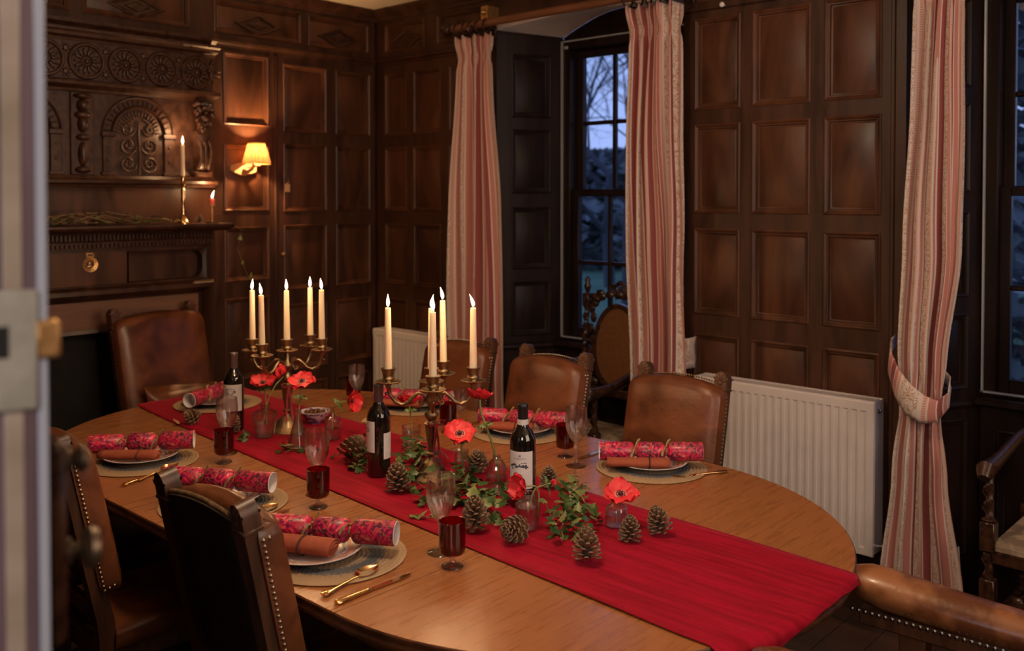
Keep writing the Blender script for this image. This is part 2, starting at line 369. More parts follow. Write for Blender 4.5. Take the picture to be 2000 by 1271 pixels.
# plate decoration: red and blue print on the rim (by radius)
def radial_mat(name, stops, rough, nscale=90, namp=0.12, bump=0.0):
    m, nt, b = base_mat(name); setp(b, Roughness=rough)
    src = N(nt, 'ShaderNodeTexCoord').outputs['Object']; ln = N(nt, 'ShaderNodeVectorMath', operation='LENGTH'); nt.links.new(src, ln.inputs[0])
    nz = N(nt, 'ShaderNodeTexNoise'); nz.inputs['Scale'].default_value = nscale; nz.inputs['Detail'].default_value = 3; nt.links.new(src, nz.inputs['Vector'])
    a = N(nt, 'ShaderNodeMath', operation='MULTIPLY_ADD'); nt.links.new(nz.outputs['Fac'], a.inputs[0]); a.inputs[1].default_value = namp * 0.2; nt.links.new(ln.outputs['Value'], a.inputs[2])
    s = N(nt, 'ShaderNodeMath', operation='MULTIPLY'); nt.links.new(a.outputs[0], s.inputs[0]); s.inputs[1].default_value = 5.0
    r = N(nt, 'ShaderNodeValToRGB'); e = r.color_ramp.elements
    e[0].position = stops[0][0]; e[0].color = c4(stops[0][1]); e[1].position = stops[-1][0]; e[1].color = c4(stops[-1][1])
    for p, c in stops[1:-1]: q = e.new(p); q.color = c4(c)
    nt.links.new(s.outputs[0], r.inputs[0]); nt.links.new(r.outputs[0], b.inputs['Base Color'])
    return m
PLATE = radial_mat('imari_plate', [(0.0, (0.68, 0.60, 0.57)), (0.44, (0.68, 0.60, 0.57)), (0.47, (0.09, 0.11, 0.25)), (0.51, (0.62, 0.55, 0.55)), (0.54, (0.45, 0.10, 0.06)), (0.60, (0.60, 0.40, 0.34)), (0.64, (0.40, 0.08, 0.05)), (0.67, (0.72, 0.66, 0.64))], 0.16, 70, 0.16)
MATW = radial_mat('woven_grass', [(0.0, (0.24, 0.17, 0.105)), (0.52, (0.24, 0.17, 0.105)), (0.58, (0.060, 0.066, 0.078)), (0.70, (0.075, 0.08, 0.09)), (0.78, (0.30, 0.20, 0.11)), (1.0, (0.36, 0.24, 0.135))], 0.8, 160, 0.22)

# curtain cloth: woven stripes along u, mirrored scroll motif on the cream bands (UV in metres)
m, nt, b = base_mat('curtain_damask'); CURT = m; setp(b, Roughness=0.75, Sheen_Weight=0.15)
uv = N(nt, 'ShaderNodeUVMap'); sp = N(nt, 'ShaderNodeSeparateXYZ'); nt.links.new(uv.outputs[0], sp.inputs[0])
def M(op, a, b_=None, c=None):
    n = N(nt, 'ShaderNodeMath', operation=op)
    for i, x in enumerate((a, b_, c)):
        if x is None: continue
        if isinstance(x, (int, float)): n.inputs[i].default_value = x
        else: nt.links.new(x, n.inputs[i])
    return n.outputs[0]
PER = 0.24
fu = M('FRACT', M('DIVIDE', sp.outputs[0], PER))
rs = N(nt, 'ShaderNodeValToRGB'); rs.color_ramp.interpolation = 'CONSTANT'; e = rs.color_ramp.elements
CRM = (0.60, 0.50, 0.46, 1); SAL = (0.46, 0.18, 0.145, 1); LAD = (0.58, 0.36, 0.29, 1); DRK = (0.25, 0.05, 0.045, 1)
stops = [(0.0, CRM), (0.46, LAD), (0.53, CRM), (0.55, SAL), (0.66, CRM), (0.68, DRK), (0.82, CRM), (0.84, SAL), (0.93, CRM), (0.945, LAD)]
e[0].position = 0; e[0].color = CRM; e[1].position = 0.46; e[1].color = LAD
for p, c in stops[2:]: q = e.new(p); q.color = c
nt.links.new(fu, rs.inputs[0])
du = M('ABSOLUTE', M('SUBTRACT', fu, 0.22)); mv = M('ABSOLUTE', M('SUBTRACT', M('FRACT', M('DIVIDE', sp.outputs[1], 0.34)), 0.5))
cb = N(nt, 'ShaderNodeCombineXYZ'); nt.links.new(M('MULTIPLY', du, PER), cb.inputs[0]); nt.links.new(M('MULTIPLY', M('FRACT', M('DIVIDE', sp.outputs[1], 0.34)), 0.34), cb.inputs[1])
nzz = N(nt, 'ShaderNodeTexNoise'); nzz.inputs['Scale'].default_value = 44; nzz.inputs['Detail'].default_value = 1.0; nzz.inputs['Distortion'].default_value = 1.6; nt.links.new(cb.outputs[0], nzz.inputs['Vector'])
band = M('LESS_THAN', M('ABSOLUTE', M('SUBTRACT', nzz.outputs['Fac'], 0.5)), 0.055)
inb = M('MULTIPLY', band, M('LESS_THAN', du, 0.17))
lad = M('MULTIPLY', M('GREATER_THAN', M('FRACT', M('DIVIDE', sp.outputs[1], 0.009)), 0.5), M('MAXIMUM', M('MULTIPLY', M('GREATER_THAN', fu, 0.47), M('LESS_THAN', fu, 0.52)), M('GREATER_THAN', fu, 0.955)))
mx1 = N(nt, 'ShaderNodeMixRGB'); nt.links.new(M('MULTIPLY', inb, 0.85), mx1.inputs[0]); nt.links.new(rs.outputs[0], mx1.inputs[1]); mx1.inputs[2].default_value = (0.36, 0.20, 0.10, 1)
mx2 = N(nt, 'ShaderNodeMixRGB'); nt.links.new(M('MULTIPLY', lad, 0.8), mx2.inputs[0]); nt.links.new(mx1.outputs[0], mx2.inputs[1]); mx2.inputs[2].default_value = (0.42, 0.16, 0.11, 1)
nt.links.new(mx2.outputs[0], b.inputs['Base Color'])
CLIN = mat('curtain_lining', (0.52, 0.46, 0.42), None, 0.85)
# translucent pleated shade: the bulb inside lights it
nt = SHADE.node_tree; b = nt.nodes['Principled BSDF']; b.inputs['Emission Strength'].default_value = 0.0
tl = N(nt, 'ShaderNodeBsdfTranslucent'); tl.inputs[0].default_value = (0.125, 0.045, 0.016, 1); mx = N(nt, 'ShaderNodeMixShader'); mx.inputs[0].default_value = 0.62
nt.links.new(b.outputs[0], mx.inputs[1]); nt.links.new(tl.outputs[0], mx.inputs[2]); nt.links.new(mx.outputs[0], nt.nodes['Material Output'].inputs[0])

# ------------------------------------------------------------------ room shell
H = 2.803; XW = 5.9; YL = -3.25
def simple_box(name, a, b_, m, parent=None, ch=0.0):
    return MB().span(a, b_, ch).obj(name, m, parent)
struct(simple_box('floor', (-0.6, -6.2, -0.12), (XW + .1, 0.45, 0.0), FLOORM))
fl = bpy.data.objects['floor']
for k in range(14):   # boards in view near the right chair
    x0 = 3.0 + k * 0.145
    o = simple_box('floor_board', (x0, -3.2, 0.0), (x0 + 0.142, 0.36, 0.006), FLOORM, fl)
struct(simple_box('ceiling', (-0.6, -6.2, H), (XW + .1, 0.45, H + 0.1), PLASTER))

# frame: maps local (u, v, w) on a wall to the room; w points into the room
def frame_back(x0=0.0): return Matrix(((0, 0, 1, x0), (1, 0, 0, 0), (0, 1, 0, 0), (0, 0, 0, 1)))
def frame_right(y0=0.0): return Matrix(((1, 0, 0, 0), (0, 0, -1, y0), (0, 1, 0, 0), (0, 0, 0, 1)))
PCACHE = {}
def panel_mesh(w, h, m, deep=0.014):
    key = (round(w, 3), round(h, 3), m.name, deep)
    if key not in PCACHE:
        mb = MB(); rs = []
        for ins, z in ((0, 0), (0, 0.004), (0.006, 0.007), (0.012, 0.004), (0.016, -0.002), (0.021, -0.003), (0.024, -deep), (0.030, -deep - 0.002), (0.034, -deep)):
            rs.append([(ins, ins, z), (w - ins, ins, z), (w - ins, h - ins, z), (ins, h - ins, z)])
        mb.rings(rs, True, False, True)
        PCACHE[key] = mb.mesh('panel', m, 30)
    return PCACHE[key]
def on_frame(o, F, u, v, w=0.0):
    o.matrix_local = F @ T((u, v, w)); return o
def panel(parent, F, u0, u1, v0, v1, m=None, deep=0.014):
    o = put('panel', panel_mesh(u1 - u0, v1 - v0, m or OAKP, deep), parent); return on_frame(o, F, u0, v0)
def fbox(name, parent, F, u0, u1, v0, v1, w0, w1, m, ch=0.0):
    o = MB().span((u0, v0, w0), (u1, v1, w1), ch).obj(name, m, parent); o.matrix_local = F; return o
def panelling(parent, F, u0, u1, cols, rows, v0, v1, m=None, ms=None):
    """stiles run full height, rails between them, one recessed moulded panel in each field"""
    ms = ms or OAK; edges = [u0] + [e for c in cols for e in c] + [u1]
    for i in range(0, len(edges), 2):
        if edges[i + 1] - edges[i] > 0.003: fbox('stile', parent, F, edges[i], edges[i + 1], v0, v1, -0.02, 0.0, ms)
    rr = sorted(rows)
    for (a, b_) in cols:
        vv = [v0] + [e for r in rr for e in r] + [v1]
        for i in range(0, len(vv), 2):
            if vv[i + 1] - vv[i] > 0.003: fbox('rail', parent, F, a, b_, vv[i], vv[i + 1], -0.02, 0.0, ms)
        for (c, d) in rr: panel(parent, F, a, b_, c, d, m)
def profile_run(name, parent, F, u0, u1, prof, m):
    """moulding: (v, w) profile swept along u"""
    mb = MB(); mb.rings([[(u, v, w) for v, w in prof] for u in (u0, u1)], True, True, True)
    o = mb.obj(name, m, parent, 25); o.matrix_local = F; return o

FB = frame_back(); FR = frame_right()
ROWS = [(2.02, 2.41), (1.555, 1.95), (1.10, 1.48), (0.63, 1.015), (0.21, 0.55)]
wb = struct(simple_box('wall_back', (-0.35, YL - .2, 0), (-0.0201, 0.45, H), OAK))
panelling(wb, FB, -0.725, -0.012, [(-0.685, -0.380), (-0.314, -0.047)], ROWS, 0.0, 2.47)
panelling(wb, FB, -1.16, -0.745, [(-1.065, -0.780)], [(2.04, 2.437), (1.56, 1.935), (1.17, 1.475), (0.62, 1.08), (0.21, 0.55)], 0.0, 2.47)
fbox('trim_bead', wb, FB, -0.745, -0.725, 0.0, 2.45, -0.02, 0.006, OAK, 0.004)
panelling(wb, FB, YL, -2.63, [(-3.2, -2.95), (-2.88, -2.68)], ROWS, 0.0, 2.47)
LOZ = {}
def lozenge(parent, F, uc, vc, hw=0.155, hh=0.062):
    mb = MB(); rs = []
    for k, z in ((1.0, 0.0), (1.0, 0.012), (0.86, 0.016), (0.74, 0.012), (0.70, 0.002), (0.45, 0.002), (0.40, 0.010), (0.0001, 0.018)):
        rs.append([(uc - hw * k, vc, z - 0.014), (uc, vc - hh * k, z - 0.014), (uc + hw * k, vc, z - 0.014), (uc, vc + hh * k, z - 0.014)])
    mb.rings(rs, True, False, True); o = mb.obj('lozenge', OAKC, parent, 20); o.matrix_local = F; return o
def frieze(parent, F, u0, u1, cols):
    panelling(parent, F, u0, u1, cols, [(2.535, 2.715)], 2.49, 2.76)
    for a, b_ in cols: lozenge(parent, F, (a + b_) / 2, 2.607 if F is FB else 2.60, min(0.155, (b_ - a) * 0.36))
frieze(wb, FB, YL, -0.012, [(-2.42, -1.88), (-1.82, -1.26), (-1.12, -0.56), (-0.51, -0.06)])
struct(profile_run('trim_1', None, FB, YL, -0.001, [(2.462, -0.02), (2.462, 0.008), (2.472, 0.010), (2.480, 0.024), (2.492, 0.030), (2.497, 0.026), (2.499, 0.0), (2.499, -0.02)], OAK))
struct(profile_run('trim_2', None, FB, YL, -0.001, [(2.735, -0.02), (2.735, 0.012), (2.752, 0.018), (2.768, 0.040), (2.788, 0.062), (2.802, 0.066), (2.802, -0.02)], OAK))

def wall_block(name, spans, m, parent=None):
    mb = MB()
    for a, b_ in spans: mb.span(a, b_)
    return mb.obj(name, m, parent)
W1 = (1.05, 2.25); W2 = (3.265, 4.485); WT = 2.70; WD = 0.44
wr = wall_block('wall_right', [((-0.02, 0.0201, 0), (W1[0], WD, H)), ((W1[1], 0.0201, 0), (W2[0], WD, H)), ((W2[1], 0.0201, 0), (XW, WD, H)),
                               ((W1[0], 0.0201, WT), (W1[1], WD, H)), ((W2[0], 0.0201, WT), (W2[1], WD, H))], OAK)
struct(wr)
panelling(wr, FR, 0.012, W1[0], [(0.088, 0.297), (0.352, 0.602), (0.665, 0.90)], ROWS, 0.0, 2.47)
panelling(wr, FR, W1[1], 3.205, [(2.31, 2.545), (2.601, 2.872), (2.930, 3.170)], [(2.04, 2.46), (1.567, 1.975), (1.10, 1.497), (0.62, 1.01), (0.21, 0.55)], 0.0, 2.50)
fbox('trim_bead', wr, FR, 3.205, 3.225, 0.0, 2.72, -0.02, 0.008, OAK, 0.005)
fbox('stile', wr, FR, 3.225, W2[0], 0.0, 2.76, -0.02, 0.002, OAK)
panelling(wr, FR, W2[1], XW, [(4.6, 4.85), (4.92, 5.2), (5.27, 5.55)], ROWS, 0.0, 2.50)
frieze(wr, FR, 0.012, W1[0], [(0.09, 0.46), (0.56, 0.95)])
frieze(wr, FR, W1[1], 3.205, [(2.32, 2.72), (2.80, 3.17)])
for a, b_ in ((0.001, W1[0]), (W1[1] , 3.205)):
    if a < 1: struct(profile_run('trim_3', None, FR, a, b_, [(2.462, -0.02), (2.462, 0.008), (2.472, 0.010), (2.480, 0.024), (2.492, 0.030), (2.497, 0.026), (2.499, 0.0), (2.499, -0.02)], OAK))
for a, b_ in ((0.001, XW),):
    struct(profile_run('trim_4', None, FR, a, b_, [(2.735, -0.02), (2.735, 0.012), (2.752, 0.018), (2.768, 0.040), (2.788, 0.062), (2.802, 0.066), (2.802, -0.02)], OAK))
for k, (a, b_) in enumerate((W1, W2)):   # wooden lintel across each opening
    fbox('lintel', wr, FR, a, b_, 2.615, 2.735, -0.06, 0.006, OAK, 0.004)
for nm, F, a, b_ in (('baseboard_back', FB, -1.16, -0.012), ('baseboard_right', FR, 0.012, W1[0]), ('baseboard_right', FR, W1[1], W2[0])):
    o = profile_run(nm, None, F, a, b_, [(0.0, 0.0), (0.0, 0.022), (0.12, 0.022), (0.14, 0.012), (0.15, 0.002), (0.15, 0.0)], OAK); struct(o)

# splayed window embrasures with shutter panelling, sash windows, secondary glazing bead
def embrasure(a, b_, splay=0.19, yf=0.35):
    for sgn, (p, q) in ((1, ((a, 0.0), (a + splay, yf))), (-1, ((b_, 0.0), (b_ - splay + 0.02, yf)))):
        P0 = Vector((*p, 0)) if sgn > 0 else Vector((*q, 0)); P1 = Vector((*q, 0)) if sgn > 0 else Vector((*p, 0))
        U = (P1 - P0); L = U.length; U.normalize(); V = Vector((0, 0, 1)); Wn = U.cross(V)
        F = Matrix(((U.x, V.x, Wn.x, P0.x), (U.y, V.y, Wn.y, P0.y), (U.z, V.z, Wn.z, 0), (0, 0, 0, 1)))
        rv = fbox('reveal', wr, F, -0.002, L, 0.0, 2.56, -0.06, -0.0201, SHUT)
        I4 = Matrix.Identity(4)
        panelling(rv, I4, 0.0, L, [(0.085, L - 0.075)], [(2.085, 2.44), (1.66, 2.02), (1.235, 1.585), (0.86, 1.17), (0.18, 0.74)], 0.0, 2.56, SHUT, SHUT)
        profile_run('rail_moulding', rv, I4, 0.0, L, [(0.785, 0.0), (0.785, 0.010), (0.80, 0.022), (0.812, 0.018), (0.82, 0.0)], SHUT)
    # arched plaster soffit rising to the middle, and the dark tympanum board behind it
    n = 16; mb = MB(); bd = MB(); rs0 = []; rs1 = []
    for i in range(n + 1):
        t = i / n; s_ = sin(pi * t)
        rs0.append((lerp(a, b_, t), -0.0, 2.565 + 0.03 * s_)); rs1.append((lerp(a + splay, b_ - splay + 0.02, t), 0.352, 2.545 + 0.115 * s_))
    top = [(x, y, WT + 0.01) for x, y, z in rs1[::-1]] ; top0 = [(x, y, WT + .01) for x, y, z in rs0[::-1]]
    mb.rings([rs0 + top0, rs1 + top], True, True, True); mb.obj('soffit', PLASTERW, wr, 30)
    bd.prism([(x, z) for x, y, z in rs1] + [(b_ - splay + .02, 2.50), (a + splay, 2.50)], 0.02, Matrix(((1, 0, 0, 0), (0, 0, 1, 0.353), (0, 1, 0, 0), (0, 0, 0, 1)))); bd.obj('arch_board', SHUT, wr)
    # low panelled apron and sill under the sash
    FA = frame_right(0.33)
    panelling(wr, FA, a + splay, b_ - splay + 0.02, [(a + splay + 0.06, (a + b_) / 2 - 0.04), ((a + b_) / 2 + 0.04, b_ - splay - 0.05)], [(0.18, 0.70)], 0.0, 0.80, SHUT, SHUT)
    simple_box('sill', (a + splay - 0.01, 0.27, 0.80), (b_ - splay + 0.03, 0.46, 0.83), SHUT, wr, 0.006)
def window(name, a, b_, splay=0.19):
    x0 = a + splay; x1 = b_ - splay + 0.02; w = x1 - x0
    mb = MB()
    for p, q in (((x0 - .02, .34, .83), (x0 + .055, .46, 2.53)), ((x1 - .055, .34, .83), (x1 + .02, .46, 2.53)), ((x0 + .055, .34, 2.47), (x1 - .055, .46, 2.53)), ((x0 + .055, .34, .83), (x1 - .055, .46, .845))): mb.span(p, q, 0.004)
    root = struct(mb.obj(name, SHUT))
    gx0, gx1 = x0 + 0.055, x1 - 0.055; st = 0.042; bar = 0.022
    for nm, y, z0, z1, br, tr_ in (('lower_sash', 0.365, 0.846, 1.685, 0.055, 0.040), ('upper_sash', 0.408, 1.650, 2.469, 0.036, 0.040)):
        sm = MB(); sm.span((gx0, y, z0), (gx0 + st, y + .036, z1), .003).span((gx1 - st, y, z0), (gx1, y + .036, z1), .003)
        sm.span((gx0 + st, y, z0), (gx1 - st, y + .036, z0 + br), .003).span((gx0 + st, y, z1 - tr_), (gx1 - st, y + .036, z1), .003)
        so = sm.obj(nm, SHUT, root)
        cw = (gx1 - gx0 - 2 * st - 2 * bar) / 3; rh = (z1 - z0 - br - tr_ - bar) / 2
        for k in (1, 2):
            bx = gx0 + st + k * cw + (k - 1) * bar
            simple_box('glazing_bar', (bx, y + .004, z0 + br), (bx + bar, y + .032, z1 - tr_), SHUT, so, .004)
        zb = z0 + br + rh
        for k in range(3):
            px = gx0 + st + k * (cw + bar)
            simple_box('glazing_bar', (px, y + .004, zb), (px + cw, y + .032, zb + bar), SHUT, so, .004)
            for r_ in range(2):
                pz = z0 + br + r_ * (rh + bar)
                simple_box('pane', (px, y + .017, pz), (px + cw, y + .020, pz + rh), PANE, so)
    bead = MB(); t = .007
    for p, q in (((x0 + .002, .325, .845), (x0 + .002 + t, .339, 2.52)), ((x1 - .002 - t, .325, .845), (x1 - .002, .339, 2.52)), ((x0, .325, 2.513), (x1, .339, 2.52)), ((x0, .325, .845), (x1, .339, .852))): bead.span(p, q)
    bead.obj('glazing_bead', ALU, root)
    simple_box('sensor', (x0 + .02, .33, 2.475), (x0 + .045, .339, 2.492), ALU, root, .002)
    return root
embrasure(*W1); embrasure(*W2)
window('window_1', *W1); window('window_2', *W2)
# remaining walls close the room and the hall behind the camera
struct(simple_box('wall_left', (-0.35, YL - .16, 0), (2.93, YL, H), OAK))
struct(wall_block('wall_front', [((5.3, YL - .16, 0), (XW, YL, H)), ((2.93, YL - .16, 2.25), (5.3, YL, H)), ((XW, -6.2, 0), (XW + .15, 0.45, H))], OAK))
struct(wall_block('wall_hall', [((-0.35, -6.35, 0), (XW + .15, -6.2, H)), ((-0.6, -6.2, 0), (-0.35, YL, H))], PLASTER))

# the door at the left edge of view, half open, seen on its edge: leaf, edge strips, lock and knob
dr = thing('door_1', None, None, (3.735, -3.413, 0.006), rad(165)); struct(dr)
# local +x runs from the free edge to the hinge, local y: -y is the room side
MB().span((0.004, 0.0, 0), (0.77, 0.052, 2.08), .003).obj('door_leaf', OAK, dr)
for y0, y1, m, nm, pr in ((0.0, 0.008, 'b', 'edge_bead', 0.0), (0.008, 0.019, 'p', 'edge_strip', .001), (0.019, 0.034, 'c', 'edge_strip', 0.0), (0.034, 0.052, 'p', 'edge_strip', .001)):
    MB().span((pr, y0, 0.0), (0.0045, y1, 2.08), .001).obj(nm, {'b': mat('edge_bead_daylight', (0.30, 0.33, 0.42), None, .3), 'p': PLUM, 'c': CREAMP}[m], dr)  # bead colour carries the bluish daylight falling on the door edge
pl = MB(); pl.span((-0.006, 0.008, 1.452), (0.001, 0.050, 1.555), .002); pl.obj('lock_plate', PEWTER, dr)
simple_box('latch_bolt', (-0.007, -0.010, 1.495), (0.010, 0.010, 1.528), BRASSL, dr, .003)
MB().span((-0.0065, 0.030, 1.498), (0.0, 0.042, 1.525)).obj('bolt_recess', BLACK, dr)
MB().span((0.03, -0.018, 1.225), (0.075, 0.0, 1.41), .006).obj('rim_lock', CARV, dr)
DKB = mat('dark_knob_metal', (0.10, 0.07, 0.045), None, 0.35, 0.8)
kn = MB(); kn.lathe([(0.0, 0), (.013, 0), (.013, .004), (.007, .007), (.007, .012), (.016, .015), (.021, .021), (.018, .028), (.009, .031), (0.0, .032)], 20, T((.050, -0.018, 1.305)) @ RX(rad(90))); kn.obj('door_knob', DKB, dr)
kn = MB(); kn.lathe([(0.0, 0), (.010, 0), (.010, .003), (.006, .006), (.010, .010), (.013, .014), (.010, .019), (0.0, .021)], 16, T((.050, -0.018, 1.39)) @ RX(rad(90))); kn.obj('lock_knob', DKB, dr)
# ------------------------------------------------------------------ carved chimneypiece
fp = thing('fireplace', 'carved dark oak chimneypiece with arched overmantel and black hearth opening', 'fireplace', (0, 0, 0))
YA, YB = -2.60, -1.19         # left and right ends
FM = (YA + YB) / 2
om = MB().span((-0.02, YA + .05, 1.71), (0.075, YB + .02, 2.46)).obj('overmantel', OAKC, fp)
def run(name, parent, x_prof, y0, y1, m=OAKC, ret=0.0):
    """moulding along y given (x, z) profile"""
    mb = MB(); mb.rings([[(x, y0 - ret * (x - .05), z) for x, z in x_prof], [(x, y1 + ret * (x - .05) * 0.45, z) for x, z in x_prof]], True, True, True)
    return mb.obj(name, m, parent, 25)
run('top_moulding', om, [(0, 2.43), (.10, 2.43), (.105, 2.445), (.125, 2.462), (.13, 2.478), (.0, 2.478)], YA, YB + .02)
run('cornice_moulding', om, [(0, 2.375), (.125, 2.375), (.13, 2.387), (.155, 2.396), (.160, 2.410), (.175, 2.418), (.175, 2.428), (0, 2.428)], YA, YB, ret=.2)
MB().span((.0, YA + .02, 2.19), (.12, YB - .005, 2.376)).obj('frieze_board', OAKC, om)
run('ledge', om, [(0, 2.140), (.12, 2.140), (.125, 2.152), (.150, 2.160), (.168, 2.168), (.172, 2.180), (.165, 2.188), (.125, 2.196), (0, 2.196)], YA, YB, ret=.2)
run('base_ledge', om, [(0, 1.690), (.13, 1.690), (.135, 1.70), (.155, 1.708), (.158, 1.722), (.13, 1.730), (.118, 1.745), (0, 1.745)], YA + .02, YB - .0)
# rosettes in the frieze
ro = MB(); ro.lathe([(.088, 0), (.088, .006), (.082, .013), (.074, .013), (.068, .004), (.0, .004)], 28); 
for k in range(14):
    a = 2 * pi * k / 14; ro.ball((0, 0, 0), (.024, .0075, .012), 8, 4, RZ(a) @ T((.042, 0, .006)))
ro.ball((0, 0, .012), (.014, .014, .011), 10, 5)
RM = ro.mesh('rosette', OAKC)
bo = MB(); bo.ball((0, 0, 0), (.017, .017, .012), 8, 4)
for k in range(6): bo.ball((.02 * cos(k * pi / 3), .02 * sin(k * pi / 3), 0), (.008, .008, .007), 6, 4)
BM_ = bo.mesh('boss', OAKC)
def on_back(o, x, y, z): o.matrix_local = frame_back(x) @ T((y, z, 0)); return o
for k in range(7):
    y = -1.292 - .187 * k
    on_back(put('rosette', RM, om), .12, y, 2.284)
    if k: 
        for dz in (-.055, .055): on_back(put('boss', BM_, om), .121, y + .0935, 2.284 + dz)
# fan console at the right end of the frieze
cs = MB()
for k in range(7):
    a = rad(-75 + 25 * k); cs.ball((0, 0, 0), (.036, .007, .010), 8, 4, T((.0, .0, .01)) @ RZ(a) @ T((.03, 0, 0)))
cs.ball((0, 0, .008), (.014, .014, .012), 8, 5); o = cs.obj('console', OAKC, om); on_back(o, .125, -1.222, 2.30)
# arcade
ar = MB().span((.06, YA + .03, 1.745), (.095, YB - .01, 2.141)).obj('arcade_board', OAKC, om)
def arch_ring(R0, R1, z0, h, n=24):
    mb = MB(); rs = []
    for k in range(n + 1):
        a = pi * k / n
        rs.append([(R0 * cos(a), R0 * sin(a), 0), (R0 * cos(a), R0 * sin(a), h * .6), ((R0 + .006) * cos(a), (R0 + .006) * sin(a), h), ((R1 - .006) * cos(a), (R1 - .006) * sin(a), h), (R1 * cos(a), R1 * sin(a), h * .6), (R1 * cos(a), R1 * sin(a), 0)])
    return mb.rings(rs, True, True, True)
archm = arch_ring(.176, .186, 0, .016).mesh('outer_arch', OAKC); arch2 = arch_ring(.128, .140, 0, .018).mesh('inner_arch', OAKC)
vs = MB(); vs2 = MB()
for k in range(19):
    a = pi * (k + .5) / 19; vs.box((0, 0, 0), (.026, .006, .012), .002, RZ(a) @ T((.158, 0, .003))); vs2.ball((0, 0, 0), (.018, .0055, .008), 6, 4, RZ(a) @ T((.103, 0, .002)))
VSM = vs.mesh('arch_tooth_row', OAKC); VS2 = vs2.mesh('flute_row', OAKC)
def scroll(cx, cy, r, turns, start, mirror=1, n=26, th=.006):
    pts = []
    for k in range(n):
        t = k / (n - 1); a = start + turns * 2 * pi * t; rr = r * (1 - .82 * t)
        pts.append((cx + mirror * rr * cos(a), cy + rr * sin(a), .004))
    return pts
tr_ = MB()
tr_.tube([(0, -.19, .004), (.004, -.1, .006), (-.003, 0, .006), (0, .08, .004)], [.008, .006, .006, .003], 6)
for sg in (-1, 1):
    for cy, r in ((-.135, .045), (-.045, .045), (.035, .034)):
        tr_.tube(scroll(sg * .055, cy, r, 1.6, pi if sg > 0 else pi, sg), .0055, 6)
        for k in range(6): tr_.ball((sg * .055 + .013 * cos(k * pi / 3), cy + .013 * sin(k * pi / 3), .004), (.007, .007, .006), 6, 4)
    for k in range(5): tr_.ball((sg * (.025 + .014 * k), .085 - .010 * k, .003), (.010, .006, .006), 6, 4)
TRM = tr_.mesh('scroll_tree', OAKC)
pi_ = MB(); pi_.span((-.026, -.2, 0), (.026, .0, .014), .003).span((-.034, -.012, 0), (.034, .012, .024), .003).span((-.034, -.2, 0), (.034, -.182, .02), .003)
for cy in (-.055, -.125):
    pi_.tube(scroll(0, cy, .024, 1.4, 0, 1), .004, 6); pi_.ball((0, cy, .014), (.008, .008, .007), 8, 4)
PIM = pi_.mesh('pilaster', OAKC)
for yc in (-1.590, -2.145):
    for nm, me, dx in (('outer_arch', archm, .095), ('inner_arch', arch2, .095), ('arch_tooth_row', VSM, .095), ('flute_row', VS2, .095), ('scroll_tree', TRM, .096)):
        o = on_back(put(nm, me, om), dx, yc, 1.952 if 'tree' not in nm else 1.94)
        if 'row' in nm: stuff(o)
    for sg in (-1, 1): on_back(put('pilaster', PIM, om), .095, yc + sg * .156, 1.946)
# herm figure between the arches
hm = MB(); hm.span((-.055, -.20, 0), (.055, .195, .012), .004)
for z, r in ((.13, (.030, .034, .034)), (.085, (.040, .022, .030)), (.04, (.026, .040, .028)), (-.02, (.034, .018, .026)), (-.10, (.024, .060, .024)), (-.175, (.040, .018, .028)), (.175, (.046, .014, .030))): hm.ball((0, z, .016), r, 10, 6)
for sg in (-1, 1):
    hm.tube(scroll(sg * .032, .07, .022, 1.3, 0, sg), .006, 6); hm.tube(scroll(sg * .030, -.12, .022, 1.3, 0, sg), .006, 6)
for yc in (-1.868, -2.425): on_back(hm.obj('herm', OAKC, om) if yc > -2 else put('herm', bpy.data.objects['herm'].data, om), .095, yc, 1.945)
# grape column and leaf scroll at the right end
gc = MB(); random.seed(3)
for k in range(46):
    z = 2.135 - .155 * (k / 46); w = .048 - .018 * (k / 46); gc.ball((.135 + random.uniform(-.02, .03), -1.262 + random.uniform(-w, w), z + random.uniform(-.008, .008)), random.uniform(.009, .016), 7, 5)
for k in range(4): gc.ball((.145, -1.262 + (-.03 + .02 * k), 2.122), (.022, .02, .014), 8, 5)
gc.obj('grape_cluster', OAKC, om)
lc = MB(); lc.rings([[(x0 + .0, -1.262 - w, z), (x0 + d_, -1.262 - w * .8, z), (x0 + d_ + .01, -1.262, z), (x0 + d_, -1.262 + w * .8, z), (x0, -1.262 + w, z)] for z, w, d_, x0 in ((1.775, .030, .03, .09), (1.80, .036, .05, .09), (1.86, .040, .062, .09), (1.92, .034, .050, .09), (1.965, .044, .055, .09), (1.985, .040, .04, .09))], True, True, True)
for sg in (-1, 0, 1): lc.tube([(.125, -1.262 + sg * .03, 1.95), (.162, -1.262 + sg * .028, 1.90), (.160, -1.262 + sg * .026, 1.83), (.13, -1.262 + sg * .03, 1.785)], [.010, .009, .008, .010], 6)
lc.obj('leaf_scroll', OAKC, om)
MB().span((.09, -1.312, 1.745), (.15, -1.212, 1.776), .008).obj('column_base', OAKC, om)
